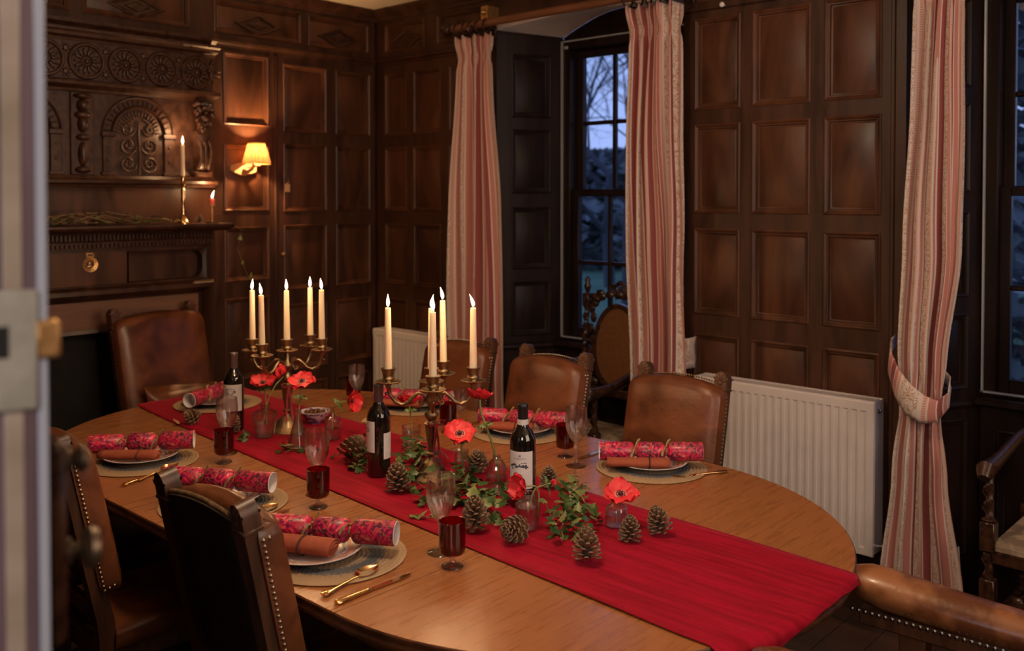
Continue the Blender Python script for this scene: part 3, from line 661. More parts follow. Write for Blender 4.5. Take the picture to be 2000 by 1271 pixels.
# plain board, mantel shelf, dentils, lower frame
MB().span((-0.02, YA + .04, 1.50), (.055, YB + .03, 1.692)).obj('back_board', OAKP, fp)
ms_ = run('mantel_shelf', fp, [(0, 1.468), (.235, 1.468), (.25, 1.478), (.275, 1.484), (.285, 1.495), (.285, 1.505), (0, 1.505)], YA - .06, YB + .01, OAK, .1)
MB().span((-0.02, YA - .02, 1.395), (.150, YB - .02, 1.469)).obj('reed_board', OAK, fp)
rd = MB(); dn = MB()
y = YA
while y < YB - .03:
    rd.box((.155, y, 1.447), (.012, .012, .032), .003); y += .019
rd = stuff(rd.obj('reeding', OAKC, fp))
y = YA
while y < YB - .03:
    dn.box((.155, y, 1.408), (.016, .011, .020), .003); y += .021
stuff(dn.obj('dentil_row', OAKC, fp))
run('shelf_bed', fp, [(0, 1.425), (.158, 1.425), (.163, 1.431), (0, 1.431)], YA, YB - .03, OAK)
sr = MB(); sr.span((-0.02, YA - .0, 0), (.12, YA + .14, 1.396)).span((-0.02, YB - .145 + .10, 0), (.12, YB - .02, 1.396)).span((-.02, YA + .14, 1.375), (.12, YB - .045, 1.396)).span((-.02, YA + .14, 1.18), (.12, YB - .045, 1.215)).span((-.02, YA + .14, 1.21), (.06, YB - .045, 1.38))
sr.obj('surround', OAK, fp)
MB().span((.06, -2.05, 1.215), (.115, -1.66, 1.378), .003).obj('frieze_door', OAKP, fp)
# shaped (cut-cornered) recess frame on the right
sh = MB(); out = []; inn = []
a0, a1, z0, z1 = -1.655, -1.235, 1.215, 1.38
def cut(y0, y1, za, zb, r):
    pts = [(y0, za), (y1 - r, za)] + [(y1 - r + r * sin(t * pi / 8), za + r - r * cos(t * pi / 8)) for t in range(1, 5)] + [(y1, zb - r)] + [(y1 - r + r * cos(t * pi / 8), zb - r + r * sin(t * pi / 8)) for t in range(1, 5)] + [(y0, zb)]
    return pts
i_ = cut(a0, a1 - .022, z0 + .006, z1 - .012, .05)
o_ = [(a0, z0)] + [(lerp(p[0], a1 + .0, .9) if p[0] > a1 - .1 else p[0], z0 if p[1] < 1.3 else z1) for p in i_[1:-1]] + [(a0, z1)]
sh.rings([[(.06, y, z) for y, z in i_], [(.112, y, z) for y, z in i_], [(.119, y, z) for y, z in o_]], True); sh.obj('shaped_frame', OAK, fp)
# bolection moulding round the fire board
bz, br_, bl = 1.165, -1.245, -2.55
bol = [(0, .10), (.0, .125), (.015, .150), (.035, .155), (.055, .135), (.062, .105), (.075, .098)]
pth = []
mbp = MB()
for (yy, zz, dy, dz) in ((br_, 0.0, 1, 0), (br_, bz, 1, 1), (bl, bz, -1, 1), (bl, 0.0, -1, 0)):
    pth.append([(w, yy + dy * (.045 - o2), zz + dz * (.045 - o2)) for o2, w in bol] + [(.08, yy + dy * (-.03), zz + dz * (-.03)), (.08, yy + dy * .045, zz + dz * .045)])
mbp.rings(pth, True, True, True); mbp.obj('bolection_moulding', OAK, fp, 40)
MB().span((.06, bl + .03, 1.005), (.10, br_ - .03, 1.14), .002).obj('fire_board', BOARD, fp)
MB().span((.055, bl + .03, .985), (.108, br_ - .03, 1.006), .002).obj('board_lip', mat('pale_lip', (0.16, 0.12, 0.10), (0.22, 0.17, 0.14), .5), fp)
MB().span((-0.018, bl + .02, 0), (.04, br_ - .02, 1.01)).obj('hearth_opening', BLACK, fp)
# side edge of chimney breast and bead
# brass badge on the frieze door (ring, strap loop, pierced inner figure)
hb = thing('horse_brass', 'round brass harness badge hung on the dark fireplace frieze', 'badge', (.1155, -1.842, 1.318))
rg = MB(); rg.lathe([(.018, 0), (.018, .003), (.021, .005), (.032, .004), (.036, .005), (.037, .0)], 32); rg.obj('ring', BRASSL, hb).matrix_local = frame_back(0)
lp = MB(); lp.span((-.019, .030, 0), (-.013, .056, .003)).span((.013, .030, 0), (.019, .056, .003)).span((-.019, .050, 0), (.019, .056, .003)).span((-.019, .032, 0), (.019, .041, .003)); lp.obj('strap_loop', BRASSL, hb).matrix_local = frame_back(0)
fg = MB(); fg.ball((0, .004, .001), (.007, .010, .002), 8, 4).ball((0, -.009, .001), (.013, .006, .002), 8, 4); fg.obj('pierced_figure', BRASSL, hb).matrix_local = frame_back(0)
pc = MB()
for k in range(9):
    a = rad(160 + 220 * k / 8); pc.box((.0275 * cos(a), .0275 * sin(a), .0046), (.004, .005, .001))
pc.obj('pierced_hole', BLACK, hb).matrix_local = frame_back(0); stuff(bpy.data.objects['pierced_hole'])

# ------------------------------------------------------------------ mantel pieces
def flame(parent, z, r=.0055, h=.040, lean=(0, 0), power=0.55):
    f = MB(); rs = []
    for t, k in ((0, .25), (.12, .72), (.3, 1.0), (.5, .86), (.72, .48), (.9, .16), (1, .01)):
        rs.append([(lean[0] * t * t + r * k * cos(2 * pi * j / 10), lean[1] * t * t + r * k * sin(2 * pi * j / 10), z + .006 + h * t) for j in range(10)])
    f.rings(rs, True, True, True); f.obj('flame', FLAME, parent)
    w = MB(); w.tube([(0, 0, z - .002), (0.0005, 0, z + .012)], .0009, 6); w.obj('wick', WICK, parent)
    light('candle_glow', 'POINT', (lean[0] * .3, lean[1] * .3, z + .07), power, (1.0, .58, .27), .012, parent=parent)
def candle(label, loc, L, r0=.0125, r1=.0092, tilt=(0, 0), lean=(0, 0), m=None, group=None, power=0.55, fh=.040):
    t = thing('candle', label, 'candle', loc, 0, group)
    w = MB(); w.lathe([(0, 0), (r0, 0), (lerp(r0, r1, .5), L * .5), (r1, L - .003), (r1 * .9, L), (r1 * .55, L - .002), (0, L - .003)], 20); w.obj('wax', m or WAX, t)
    flame(t, L - .002, lean=lean, power=power, h=fh)
    t.rotation_euler = (tilt[0], tilt[1], 0); return t
cst = thing('candlestick', 'slim brass candlestick holding the tall candle on mantel shelf', 'candlestick', (.19, -1.405, 1.505))
q = MB(); q.lathe([(0, 0), (.042, 0), (.042, .006), (.030, .014), (.014, .040), (.009, .06), (.012, .072), (.007, .085), (.008, .10), (.013, .125), (.008, .145), (.012, .162), (.007, .178), (.010, .195), (.015, .205), (.011, .212), (.011, .235), (.016, .240), (.010, .240), (.010, .216), (0, .216)], 22); q.obj('stem', GOLD, cst)
candle('tall ivory candle burning in the slim brass mantel candlestick', (.19, -1.405, 1.721), .185, .0105, .0085, power=.9)
wh = thing('candle_holder', 'small black wire candle holder on right end of mantel shelf', 'candle holder', (.21, -1.255, 1.505))
q = MB(); q.lathe([(0, 0), (.034, 0), (.036, .004), (.033, .006), (0, .004)], 20); q.obj('drip_tray', CARV, wh)
q = MB(); q.tube([(0, 0, .004), (0, 0, .09)], .0035, 6); q.tube([(0.004, 0, .04), (.03, .012, .052), (.036, .02, .05)], .002, 6); q.lathe([(.0, .088), (.013, .090), (.013, .094), (0, .094)], 14); q.obj('wire_stem', BRASSL, wh)
candle('short pink candle stub burning at right end of mantel', (.21, -1.255, 1.599), .032, .0125, .012, lean=(.004, .010), m=WAXP, power=.9)
gl_ = thing('garland', 'dried greenery garland lying along the mantel shelf', 'garland', (.16, -1.75, 1.505))
random.seed(11); q = MB()
for k in range(10):
    y0 = random.uniform(-.55, .1); q.tube([(random.uniform(-.05, .06), y0, .008), (random.uniform(-.05, .06), y0 + .12, .03 + .03 * random.random()), (random.uniform(-.05, .06), y0 + .26, .012)], .0022, 5)
q.tube([(0, -.5, .02), (0, -.2, .055), (0, -.02, .062), (0, .12, .04), (0, .30, .018)], .003, 5)
q.obj('twig', STEM, gl_)
lf = MB()
for k in range(260):
    y0 = random.uniform(-.55, .32); hgt = .045 * exp(-((y0 + .05) / .3) ** 2) + .018
    c = Vector((random.uniform(-.06, .07), y0, random.uniform(.006, hgt))); R_ = RZ(random.uniform(0, 6.28)) @ RX(random.uniform(-.9, .9)); s_ = random.uniform(.010, .020)
    lf.add([c + R_ @ Vector(p) for p in ((-s_, 0, 0), (0, -s_ * .45, .002), (s_, 0, -.002), (0, s_ * .45, .002))], [(0, 1, 2, 3)])
stuff(lf.obj('foliage', GARL, gl_))
iv = thing('ivy_strand', 'thin ivy strand trailing down from right end of mantel', 'ivy', (.10, -1.02, 1.46))
q = MB(); q.tube([(.10, -.12, .045), (.06, -.03, .0), (-.075, .02, -.10), (-.085, .08, -.24), (-.09, .10, -.27)], .0016, 5); q.obj('stem', STEM, iv)

# ------------------------------------------------------------------ wall lamp, key tag, cupboard knob
wl_ = thing('wall_lamp', 'pleated orange shade wall lamp on pale wooden bracket beside fireplace', 'wall lamp', (0, -.945, 1.795))
q = MB(); pts = []
for t in range(9):
    a = t / 8; pts.append((lerp(-.085, .075, a), -.005 + .018 * sin(a * pi * 2 + .6), 0))
q.prism([(-.085, .022), (-.085, -.008), (-.03, -.03), (.0, -.036), (.03, -.030), (.075, -.014), (.08, .012), (.04, .018), (.0, .034), (-.03, .036)], .018); o = q.obj('back_plate', WOODP, wl_); o.matrix_local = frame_back(-.006)
q = MB(); q.tube([(.01, 0, .0), (.05, 0, -.012), (.085, .005, .004), (.095, .01, .03)], [.012, .010, .009, .009], 10); q.tube([(.012, 0, .01), (.05, .035, .018), (.09, .055, .022)], [.008, .007, .005], 8); q.obj('arm', WOODP, wl_)
ns = 72; q = MB(); rs = []
for z, r in ((.030, .074), (.034, .074), (.07, .064), (.115, .052), (.140, .046), (.144, .046)):
    rs.append([(.090 + (r + .0026 * (-1) ** j + .002 * sin(j * 1.3)) * cos(2 * pi * j / ns), .028 + (r + .0026 * (-1) ** j + .002 * sin(j * 1.3)) * sin(2 * pi * j / ns), z) for j in range(ns)])
q.rings(rs, True); q.obj('lamp_shade', SHADE, wl_)
q = MB()
for z, r in ((.030, .076), (.142, .048)):
    q.rings([[(.090 + (r + dr_) * cos(2 * pi * j / 36), .028 + (r + dr_) * sin(2 * pi * j / 36), z + dz) for j in range(36)] for dr_, dz in ((0, -.003), (.002, 0), (0, .004), (-.002, 0), (0, -.003))], True)
q.obj('shade_trim', SHTRIM, wl_)
light('wall_lamp_bulb', 'POINT', (.090, .028, .100), 10, (1.0, .56, .24), .014, parent=wl_)
kt = thing('key_tag', 'pale key tag hanging from the cupboard lock beside the lamp', 'tag', (.004, -.665, 1.738))
q = MB(); q.tube([(.012, 0, .0), (.016, .006, -.012), (.012, 0, -.024), (.016, -.006, -.012), (.012, 0, .0)], .0013, 6); q.tube([(-.003, 0, .004), (.016, 0, .004)], .003, 6); q.obj('key_ring', BRASSL, kt)
q = MB(); q.span((.004, -.018, -.068), (.008, .018, -.022), .004).span((.004, -.009, -.026), (.008, .009, -.014), .003); q.obj('tag_card', TAGC, kt)
ck = thing('cupboard_knob', 'small round brass knob on the panelled cupboard door', 'knob', (0, -.700, 1.312))
q = MB(); q.lathe([(0, -.006), (.005, -.006), (.005, .010), (.011, .014), (.013, .021), (.010, .028), (0, .031)], 16, RY(rad(90))); q.obj('knob', BRASSL, ck)
wk = thing('hook_knob', 'small white porcelain hook knob high on the panelled pier', 'hook', (2.462, -.001, 2.505))
q = MB(); q.lathe([(0, -.002), (.004, -.002), (.004, .012), (.010, .016), (.012, .023), (.008, .030), (0, .032)], 14, RX(rad(90))); q.obj('knob', LININGM, wk)
# ------------------------------------------------------------------ radiators
def radiator(label, x0, x1, z0, z1, yb=-.045, yf=-.125, valve=True):
    t = thing('radiator', label, 'radiator', ((x0 + x1) / 2, 0, 0)); L = x1 - x0; a = -L / 2
    q = MB(); n = int(round((L - .05) / .036)); prof = []
    pts = [(a, z0)]; 
    us = []
    u = a + .030; pitch = (L - .06) / n
    cols = [(a, 0.0), (a + .004, .004)]
    for k in range(n):
        for f_, d in ((.0, .004), (.30, .004), (.40, -.006), (.90, -.006)): cols.append((u + (k + f_) * pitch, d))
    cols += [(a + L - .03, .004), (a + L - .004, .004), (a + L, 0.0)]
    zs = [(z0, 0, 0), (z0 + .004, 1, 0), (z0 + .030, 1, 0), (z0 + .042, 1, 1), (z1 - .048, 1, 1), (z1 - .036, 1, 0), (z1 - .004, 1, 0), (z1, 0, 0)]
    rs = []
    for z, k, w in zs:
        rs.append([(uu, yf - (d if (w or d > 0) else .004) * k, z) for uu, d in cols])
    q.rings(rs, False)
    q.span((a, yf, z0), (a + .004, yf + .012, z1)).span((a + L - .004, yf, z0), (a + L, yf + .012, z1)).span((a + .004, yf + .0005, z0 + .004), (a + L - .004, yf + .012, z1 - .004))
    q.obj('front_panel', WHITE, t, 30)
    q = MB(); q.span((a + .004, yb, z0 + .002), (a + L - .004, yb + .012, z1 - .002)); q.obj('rear_panel', WHITE, t)
    q = MB(); q.span((a - .002, yf + .006, z0 + .01), (a + .001, yb + .013, z1 + .001), .0).span((a + L - .001, yf + .006, z0 + .01), (a + L + .002, yb + .013, z1 + .001)); q.obj('side_panel', WHITE, t)
    q = MB(); q.span((a, yf + .004, z1 - .002), (a + L, yf + .016, z1 + .003)).span((a, yb + .002, z1 - .002), (a + L, yb + .013, z1 + .003))
    k = a
    while k < a + L: q.span((k, yf + .016, z1 - .003), (k + .004, yb + .003, z1 + .001)); k += .012
    q.obj('top_grille', WHITE, t)
    q = MB(); q.span((a + .002, yf + .014, z0 + .03), (a + L - .002, yb, z1 - .012)); q.obj('convector', GREY, t)
    for s_ in (-.3, .3): 
        MB().span((s_ * L, yb + .012, z0 + .1), (s_ * L + .03, -.008, z1 - .1)).obj('wall_bracket', GREY, t)
    q = MB(); q.lathe([(0, 0), (.012, 0), (.013, .006), (.008, .010), (.006, .014), (0, .014)], 16, T((a + L + .002, yf + .035, z1 - .035)) @ RY(rad(90))); q.obj('bleed_plug', CHROME, t)
    if valve:
        q = MB(); q.lathe([(0, 0), (.012, 0), (.012, .05), (0, .05)], 14, T((a + L + .001, yf + .04, z0 + .035)) @ RY(rad(90))); q.lathe([(.011, -.02), (.013, 0), (.011, .02)], 14, T((a + L + .06, yf + .04, z0 + .04)), cap0=True, cap1=True)
        q.tube([(a + L + .06, yf + .04, z0 + .03), (a + L + .06, yf + .04, 0.0)], .0075, 10); q.obj('valve_body', CHROME, t)
        q = MB(); q.lathe([(.0, .05), (.012, .052), (.016, .062), (.016, .09), (.012, .10), (0, .102)], 16, T((a + L + .06, yf + .04, z0 + .005))); q.obj('valve_cap', WHITE, t)
    return t
radiator('large white panel radiator below the panelled pier between the windows', 2.392, 3.196, .225, .836)
radiator('smaller white radiator in the back corner beside the far curtain', .120, .92, .225, .832, valve=False)

# ------------------------------------------------------------------ curtains, poles, rings
def pole(label, x0, x1, z, y=-.155):
    t = thing('curtain_pole', label, 'curtain pole', (x0, y, z)); L = x1 - x0
    q = MB(); q.tube([(0, 0, 0), (L, 0, 0)], .021, 18); q.obj('rod', POLEM, t)
    q = MB()
    for s_, e in ((-1, 0), (1, L)):
        q.lathe([(.0, 0), (.024, 0), (.028, .01), (.020, .018), (.034, .032), (.038, .05), (.030, .066), (.012, .074), (0, .075)], 18, T((e, 0, 0)) @ RY(rad(90 * s_)))
        q.obj('finial', CARV, t); q = MB()
    for e in (.17, L - .17):
        q = MB(); q.span((e - .015, .0, -.012), (e + .015, -y - .001, .012), .003).span((e - .02, -y - .012, -.06), (e + .02, -y - .0005, .06), .003); q.tube([(e, -.026, -.004), (e, -.012, -.024), (e, .012, -.024), (e, .024, -.004)], .008, 8); q.obj('bracket', CARV, t)
    q = MB(); q.lathe([(0, 0), (.016, 0), (.014, .012), (.006, .022), (0, .024)], 14, T((.185, .06, .075)) @ RX(rad(90))); q.span((.16, .06, .04), (.21, -y - .0005, .11)); q.obj('brass_stop', BRASSL, t)
    return t
def ring(x, z, label, k, tilt=0.0, y=-.155):
    q = MB(); R_ = .033; rs = []
    for i in range(24):
        a = 2 * pi * i / 24
        rs.append([((R_ + .0055 * cos(b_)) * cos(a), (R_ + .0055 * cos(b_)) * sin(a), .0055 * sin(b_)) for b_ in [2 * pi * j / 8 for j in range(8)]])
    rs.append(rs[0]); return q, rs
pole('long dark wooden curtain pole above the left window', .86, 2.46, 2.575)
pole('dark wooden curtain pole above the right window', 3.20, 4.66, 2.575)
RMESH = None
def curtain_ring(x, label, group):
    global RMESH
    if RMESH is None:
        q, rs = ring(0, 0, '', 0); q.rings(rs, True); 
        q.tube([(-.036, 0, 0), (-.050, 0, 0)], .003, 6); RMESH = q.mesh('curtain_ring', CARV)
    o = put('curtain_ring', RMESH, None, (x, -.155, 2.575 - .0118), (0, rad(-90), rad(random.uniform(-14, 14))))
    return tag(o, label, 'curtain ring', group)

def curtain(label, tab, folds, amp, seed, width, ztop=2.505, zbot=.02, y0=-.155, tie=None, hdr=.10, flip=False, ymax=-.085):
    """tab: (z, x_left, x_right); cloth of given flat width gathered into folds"""
    rnd = random.Random(seed); t = thing('curtain', label, 'curtain', (0, 0, 0))
    nu, nz = 240, 96; ph = [rnd.uniform(0, 6.28) for _ in range(6)]; ph[2] = pi / 2 - 2 * pi * .22; ph[3] = 2.0 + .5 * rnd.random(); width = folds * .24 * 1.12; ph[2] += rnd.uniform(-.7, .7); am = [rnd.uniform(.75, 1.15) for _ in range(folds + 2)]
    q = MB(); q.uv = []; rs = []
    for i in range(nz + 1):
        z = lerp(ztop, zbot, i / nz); xl, xr = interp(tab, z)
        head = max(0, 1 - (ztop - z) / .16)
        pinch = exp(-((ztop - .115 - z) / .035) ** 2)
        tf = exp(-((z - tie) / .10) ** 2) if tie else 0
        row = []
        for j in range(nu + 1):
            u = j / nu; zz_ = (ztop - z)
            uu = u + .012 * sin(3 * u * pi + ph[0] + zz_ * 1.1) + .008 * sin(9 * u * pi + ph[1] - zz_ * 1.7)
            f = uu * folds; k = min(int(max(f, 0)), folds)
            A = amp * am[k] * (1 - .55 * tf) * (1 - .62 * pinch) * (.85 + .25 * min(1, zz_))
            s_ = sin(2 * pi * f + ph[2]); c_ = cos(2 * pi * f + ph[2])
            wv = s_ + .28 * sin(4 * pi * f + ph[3] + zz_ * .9)
            y = y0 - A * wv * .8 - .012 * sin(2 * pi * f * .37 + zz_ * 2.1 + ph[4])
            x = lerp(xl, xr, u) + .30 * A * sin(4 * pi * f + 2 * ph[2]) * (1 - .4 * tf) + .006 * sin(zz_ * 4 + f)
            edge = min(1, u / .02, (1 - u) / .02)
            row.append((x, min(y, ymax), z + (.012 * head * s_ if head else 0)))
            q.uv.append((u * width if not flip else (1 - u) * width, z))
        rs.append(row)
    q.rings(rs, False)
    cl = q.obj('cloth', CURT, t, 0); cl.data.polygons.foreach_set('use_smooth', [True] * len(cl.data.polygons))
    sm = cl.modifiers.new('thick', 'SOLIDIFY'); sm.thickness = .003; sm.offset = 0
    return t
def tieback(parent, pts, w=.095, flip=False):
    """flat shaped band swept round the curtain (points with top and bottom z)"""
    q = MB(); q.uv = []; rs = []; u = 0
    for i, (x, y, z, hw, ln) in enumerate(pts):
        if i: u += (Vector((x, y, z)) - Vector(pts[i - 1][:3])).length
        row = []
        for k in range(7):
            s_ = -1 + 2 * k / 6; row.append((x + ln * s_ * hw, y - .012 * (1 - s_ * s_), z + s_ * hw)); q.uv.append((u + .19, z + s_ * hw))
        rs.append(row)
    q.rings(rs, False); o = q.obj('tieback', CURT, parent, 0); o.data.polygons.foreach_set('use_smooth', [True] * len(o.data.polygons))
    s = o.modifiers.new('thick', 'SOLIDIFY'); s.thickness = .006; s.offset = 0; return o
c1 = curtain('far striped curtain left of the left window', [(2.5, .90, 1.205), (2.40, .92, 1.20), (1.6, .885, 1.245), (.78, .865, 1.26), (.02, .85, 1.28)], 4, .036, 5, 1.30, y0=-.185, ymax=-.142)
c2 = curtain('middle striped damask curtain right of the left window, behind the chairs', [(2.52, 2.03, 2.33), (2.40, 2.055, 2.325), (1.95, 2.045, 2.325), (1.42, 2.05, 2.345), (.86, 2.06, 2.365), (.02, 2.06, 2.37)], 5, .036, 9, 1.42, ztop=2.52)
c3 = curtain('tied-back striped damask curtain left of the right window', [(2.5, 3.345, 3.525), (2.0, 3.335, 3.522), (1.46, 3.318, 3.508), (1.02, 3.300, 3.470), (.84, 3.295, 3.462), (.60, 3.275, 3.485), (.17, 3.236, 3.528), (.02, 3.228, 3.54)], 4, .036, 21, 1.36, tie=.86)
tieback(c3, [(3.245, -.02, 1.085, .018, 0), (3.250, -.09, 1.065, .026, 0), (3.275, -.175, 1.005, .040, .1), (3.32, -.225, .945, .050, .15), (3.37, -.250, .895, .056, .15), (3.42, -.248, .865, .052, .1), (3.462, -.225, .862, .038, 0), (3.483, -.165, .895, .026, 0), (3.470, -.10, .95, .022, 0), (3.40, -.06, 1.0, .02, 0)])
tieback(c2, [(2.29, -.155, .95, .05, 0), (2.325, -.145, .94, .06, .1), (2.345, -.11, .93, .070, .1), (2.350, -.06, .93, .070, 0), (2.335, -.022, .95, .05, 0)])
lin = MB(); rs = []
for i in range(20):
    z = lerp(.34, .02, i / 19); rs.append([(3.500 + .10 * u * (.34 - z) + .02 * (.5 - z), -.118 + .02 * sin(u * 3 + 1) + .03 * u, z) for u in (0, .25, .5, .75, 1)])
lin.rings(rs, False); lo = lin.obj('lining', CLIN, c3, 0); s = lo.modifiers.new('thick', 'SOLIDIFY'); s.thickness = .003
ORD = ('leftmost', 'second from left', 'third from left', 'fourth from left', 'rightmost')
for k, x in enumerate((.90, .955, 1.01, 1.065, 1.12)):
    curtain_ring(x, 'dark wooden pole ring above the far curtain, ' + ORD[k], 'rings above the far curtain')
for k, x in enumerate((2.04, 2.10, 2.155, 2.21, 2.26)):
    curtain_ring(x, 'dark wooden pole ring above the middle curtain, ' + ORD[k], 'rings above the middle curtain')
for k, x in enumerate((3.36, 3.41, 3.46, 3.51)):
    curtain_ring(x, 'dark wooden pole ring above the tied-back curtain, ' + (ORD[:3] + ORD[4:])[k], 'rings above the tied-back curtain')

# ------------------------------------------------------------------ leather dining chairs
def pad_mesh(hw, z0, z1, rake, arch=.028, front=.058, back=-.014, m=None, nseg=10):
    """leather back pad, faces +y, leaning back by rake (dy per dz from seat height .47)"""
    mb = MB(); rs = []
    def ring(t, shrink):
        pts = []
        zt = lambda x: lerp(z0, z1 + arch * (1 - (x / hw) ** 2), t)
        hw_ = hw - shrink; b_, f_ = back + shrink, front - shrink; r = .018
        # clockwise perimeter: back edge, right side, front (domed), left side
        for k in range(nseg + 1):
            x = -hw_ + 2 * hw_ * k / nseg; pts.append((x, b_, zt(x)))
        pts.append((hw_ + .002, (b_ + f_) / 2 - .008, zt(hw))); pts.append((hw_ + .001, f_ - .016, zt(hw)))
        for k in range(nseg + 1):
            x = hw_ - 2 * hw_ * k / nseg; e = abs(x) / hw_; y = f_ - .014 * max(0, (e - .82) / .18) ** 1.6 + .012 * (1 - e * e) * sin(pi * min(max(t, .0), 1)) ** .5
            pts.append((x, y, zt(x)))
        pts.append((-hw_ - .001, f_ - .016, zt(hw))); pts.append((-hw_ - .002, (b_ + f_) / 2 - .008, zt(hw)))
        return [(x, y - rake * (z - .47), z) for x, y, z in pts]
    for t, s_ in ((0, .022), (.008, .010), (.03, .002), (.08, 0), (.2, 0), (.35, 0), (.5, 0), (.65, 0), (.8, 0), (.92, 0), (.965, .004), (.988, .012), (1.0, .024)): rs.append(ring(t, s_))
    mb.rings(rs, True, True, True); return mb
def finial_mb(hgt=.082, w=.046, d_=.042):
    q = MB(); prof = [(-w / 2, 0), (w / 2, 0), (w / 2, hgt * .55)] + [(w / 2 * cos(a * pi / 8), hgt * .55 + hgt * .45 * sin(a * pi / 8)) for a in range(1, 8)] + [(-w / 2, hgt * .55)]
    q.prism(prof, d_, Matrix(((1, 0, 0, 0), (0, 0, -1, d_ / 2), (0, 1, 0, 0), (0, 0, 0, 1))))
    for sg in (-1, 1):
        for k in range(5):
            a = rad(30 + 30 * k); q.ball((0, 0, 0), (hgt * .26, .0035, .005), 6, 4, T((0, sg * d_ / 2, hgt * .42)) @ RY(-a) @ T((hgt * .26, 0, 0)))
        q.box((0, sg * d_ / 2, hgt * .10), (w * .96, .008, .010), .002)
        q.ball((0, sg * d_ / 2, hgt * .40), (.008, .005, .008), 8, 4)
    q.box((0, 0, .004), (w + .006, d_ + .006, .008), .002)
    return q
NAILM = None
def nail_mesh():
    q = MB(); q.lathe([(.0052, 0), (.0046, .0018), (.0026, .0032), (0, .0037)], 8); return q.mesh('nail', NAIL)
def nail_at(me, parent, p, nrm):
    o = put('nail', me, parent, p); o.rotation_euler = Vector(nrm).to_track_quat('Z', 'Y').to_euler(); return o
def side_chair(label, loc, rz, single_nails=False, hw=.190, zt=1.02, arms=False, cushion=False, back_h=.965, seat_d=.44, nails=True):
    global NAILM
    if NAILM is None: NAILM = nail_mesh()
    rk = .21; t = thing('carver_chair' if arms else 'dining_chair', label, 'chair', loc, rz); yb = lambda z: -rk * (z - .47)
    pw = .044; px = hw - pw / 2 - .006
    for sg in (-1, 1):
        q = MB(); rs = []
        for z in (0.0, .2, .44, .50, .70, back_h - .01):
            y = yb(z) if z > .45 else -.035 * (1 - z / .45) ** 1.5; w = pw / 2 * (.85 if z < .3 else 1)
            rs.append([(sg * px - w, y - .040, z), (sg * px + w, y - .040, z), (sg * px + w, y - .002 if z > .5 else y + .006, z), (sg * px - w, y - .002 if z > .5 else y + .006, z)])
        q.rings(rs, True, True, True); q.obj('back_post', CHW, t)
        f = finial_mb(zt - back_h + .012).obj('finial', CHW, t); f.location = (sg * px, yb(back_h) - .016, back_h - .012); f.rotation_euler = (rad(11), 0, 0)
        # turned front leg
        q = MB(); q.lathe([(.016, 0), (.022, .012), (.024, .03), (.016, .05), (.018, .14), (.026, .24), (.020, .27), (.014, .285), (.024, .30), (.026, .31)], 16, T((sg * (hw - .03), seat_d - .04, 0))); q.box((sg * (hw - .03), seat_d - .04, .365), (.054, .054, .11), .004); q.obj('front_leg', CHW, t)
    q = MB(); q.span((-px, -.028, .36), (px, -.004, .42), .003).span((-hw + .05, seat_d - .055, .36), (hw - .05, seat_d - .028, .42), .003).span((-hw + .02, -.01, .36), (-hw + .045, seat_d - .06, .42), .003).span((hw - .045, -.01, .36), (hw - .02, seat_d - .06, .42), .003); q.obj('seat_rail', CHW, t)
    q = MB(); q.span((-px + .02, -.055, .50), (px - .02, -.03, .545), .004); q.obj('lower_rail', CHW, t); bpy.data.objects
    q = MB(); q.span((-hw + .03, .0, .14), (-hw + .052, seat_d - .05, .175), .004).span((hw - .052, .0, .14), (hw - .03, seat_d - .05, .175), .004).span((-hw + .05, seat_d * .5, .145), (hw - .05, seat_d * .5 + .024, .172), .004); q.obj('stretcher', CHW, t)
    # leather seat, domed
    q = MB(); rs = []
    for z, s_ in ((.415, .004), (.42, 0), (.455, 0), (.468, .006), (.476, .03), (.480, .09)):
        w, y0, y1 = hw + .004 - s_, -.0 + s_, seat_d + .004 - s_; rr = .02
        rs.append([(-w, y0, z), (0, y0, z), (w, y0, z), (w, (y0 + y1) / 2, z), (w - .004, y1 - .015, z), (w - .016, y1, z), (0, y1 + .004, z), (-w + .016, y1, z), (-w + .004, y1 - .015, z), (-w, (y0 + y1) / 2, z)])
    q.rings(rs, True, True, True); q.obj('seat', LEA, t, 60)
    pad_mesh(hw, .575, back_h, rk).obj('back_pad', LEA, t, 55)
    bp_ = MB(); rs = []
    for z in (.59, .7, .85, back_h - .004): rs.append([(-px + .018, yb(z) - .022, z), (px - .018, yb(z) - .022, z), (px - .018, yb(z) - .012, z), (-px + .018, yb(z) - .012, z)])
    bp_.rings(rs, True, True, True); bp_.obj('back_cover', LEAD, t)
    q = MB(); z0_ = back_h - .085   # upper back board with its curved top
    q.rings([[(x, yb(z) - .034, z), (x, yb(z) - .018, z), (x, yb(z2) - .018, z2), (x, yb(z2) - .034, z2)] for x in [(-px + .02) + (2 * px - .04) * k / 8 for k in range(9)] for z, z2 in ((z0_, back_h - .012 + .028 * (1 - (x / hw) ** 2)),)], True, True, True); q.obj('crest_board', LEAD, t)
    if nails:
        spots = []
        for sg in (-1, 1):
            n = 28
            for k in range(n): 
                z = lerp(.585, back_h - .03, k / (n - 1)); spots.append(((sg * (hw + .001), yb(z) - .004, z), (sg, 0, 0)))
            for k in (1, 2): spots.append(((sg * (hw + .001), yb(.585) - .004 + .013 * k, .585 + .004 * k), (sg, 0, 0)))
            spots.append(((sg * (hw + .001), yb(back_h - .03) + .010, back_h - .028), (sg, 0, 0)))
        tops = []
        n = 26
        for k in range(n):
            x = lerp(-px + .03, px - .03, k / (n - 1)); z = back_h - .004 + .028 * (1 - (x / hw) ** 2); tops.append(((x, yb(z) - .030, z), (0, -.7, .7)))
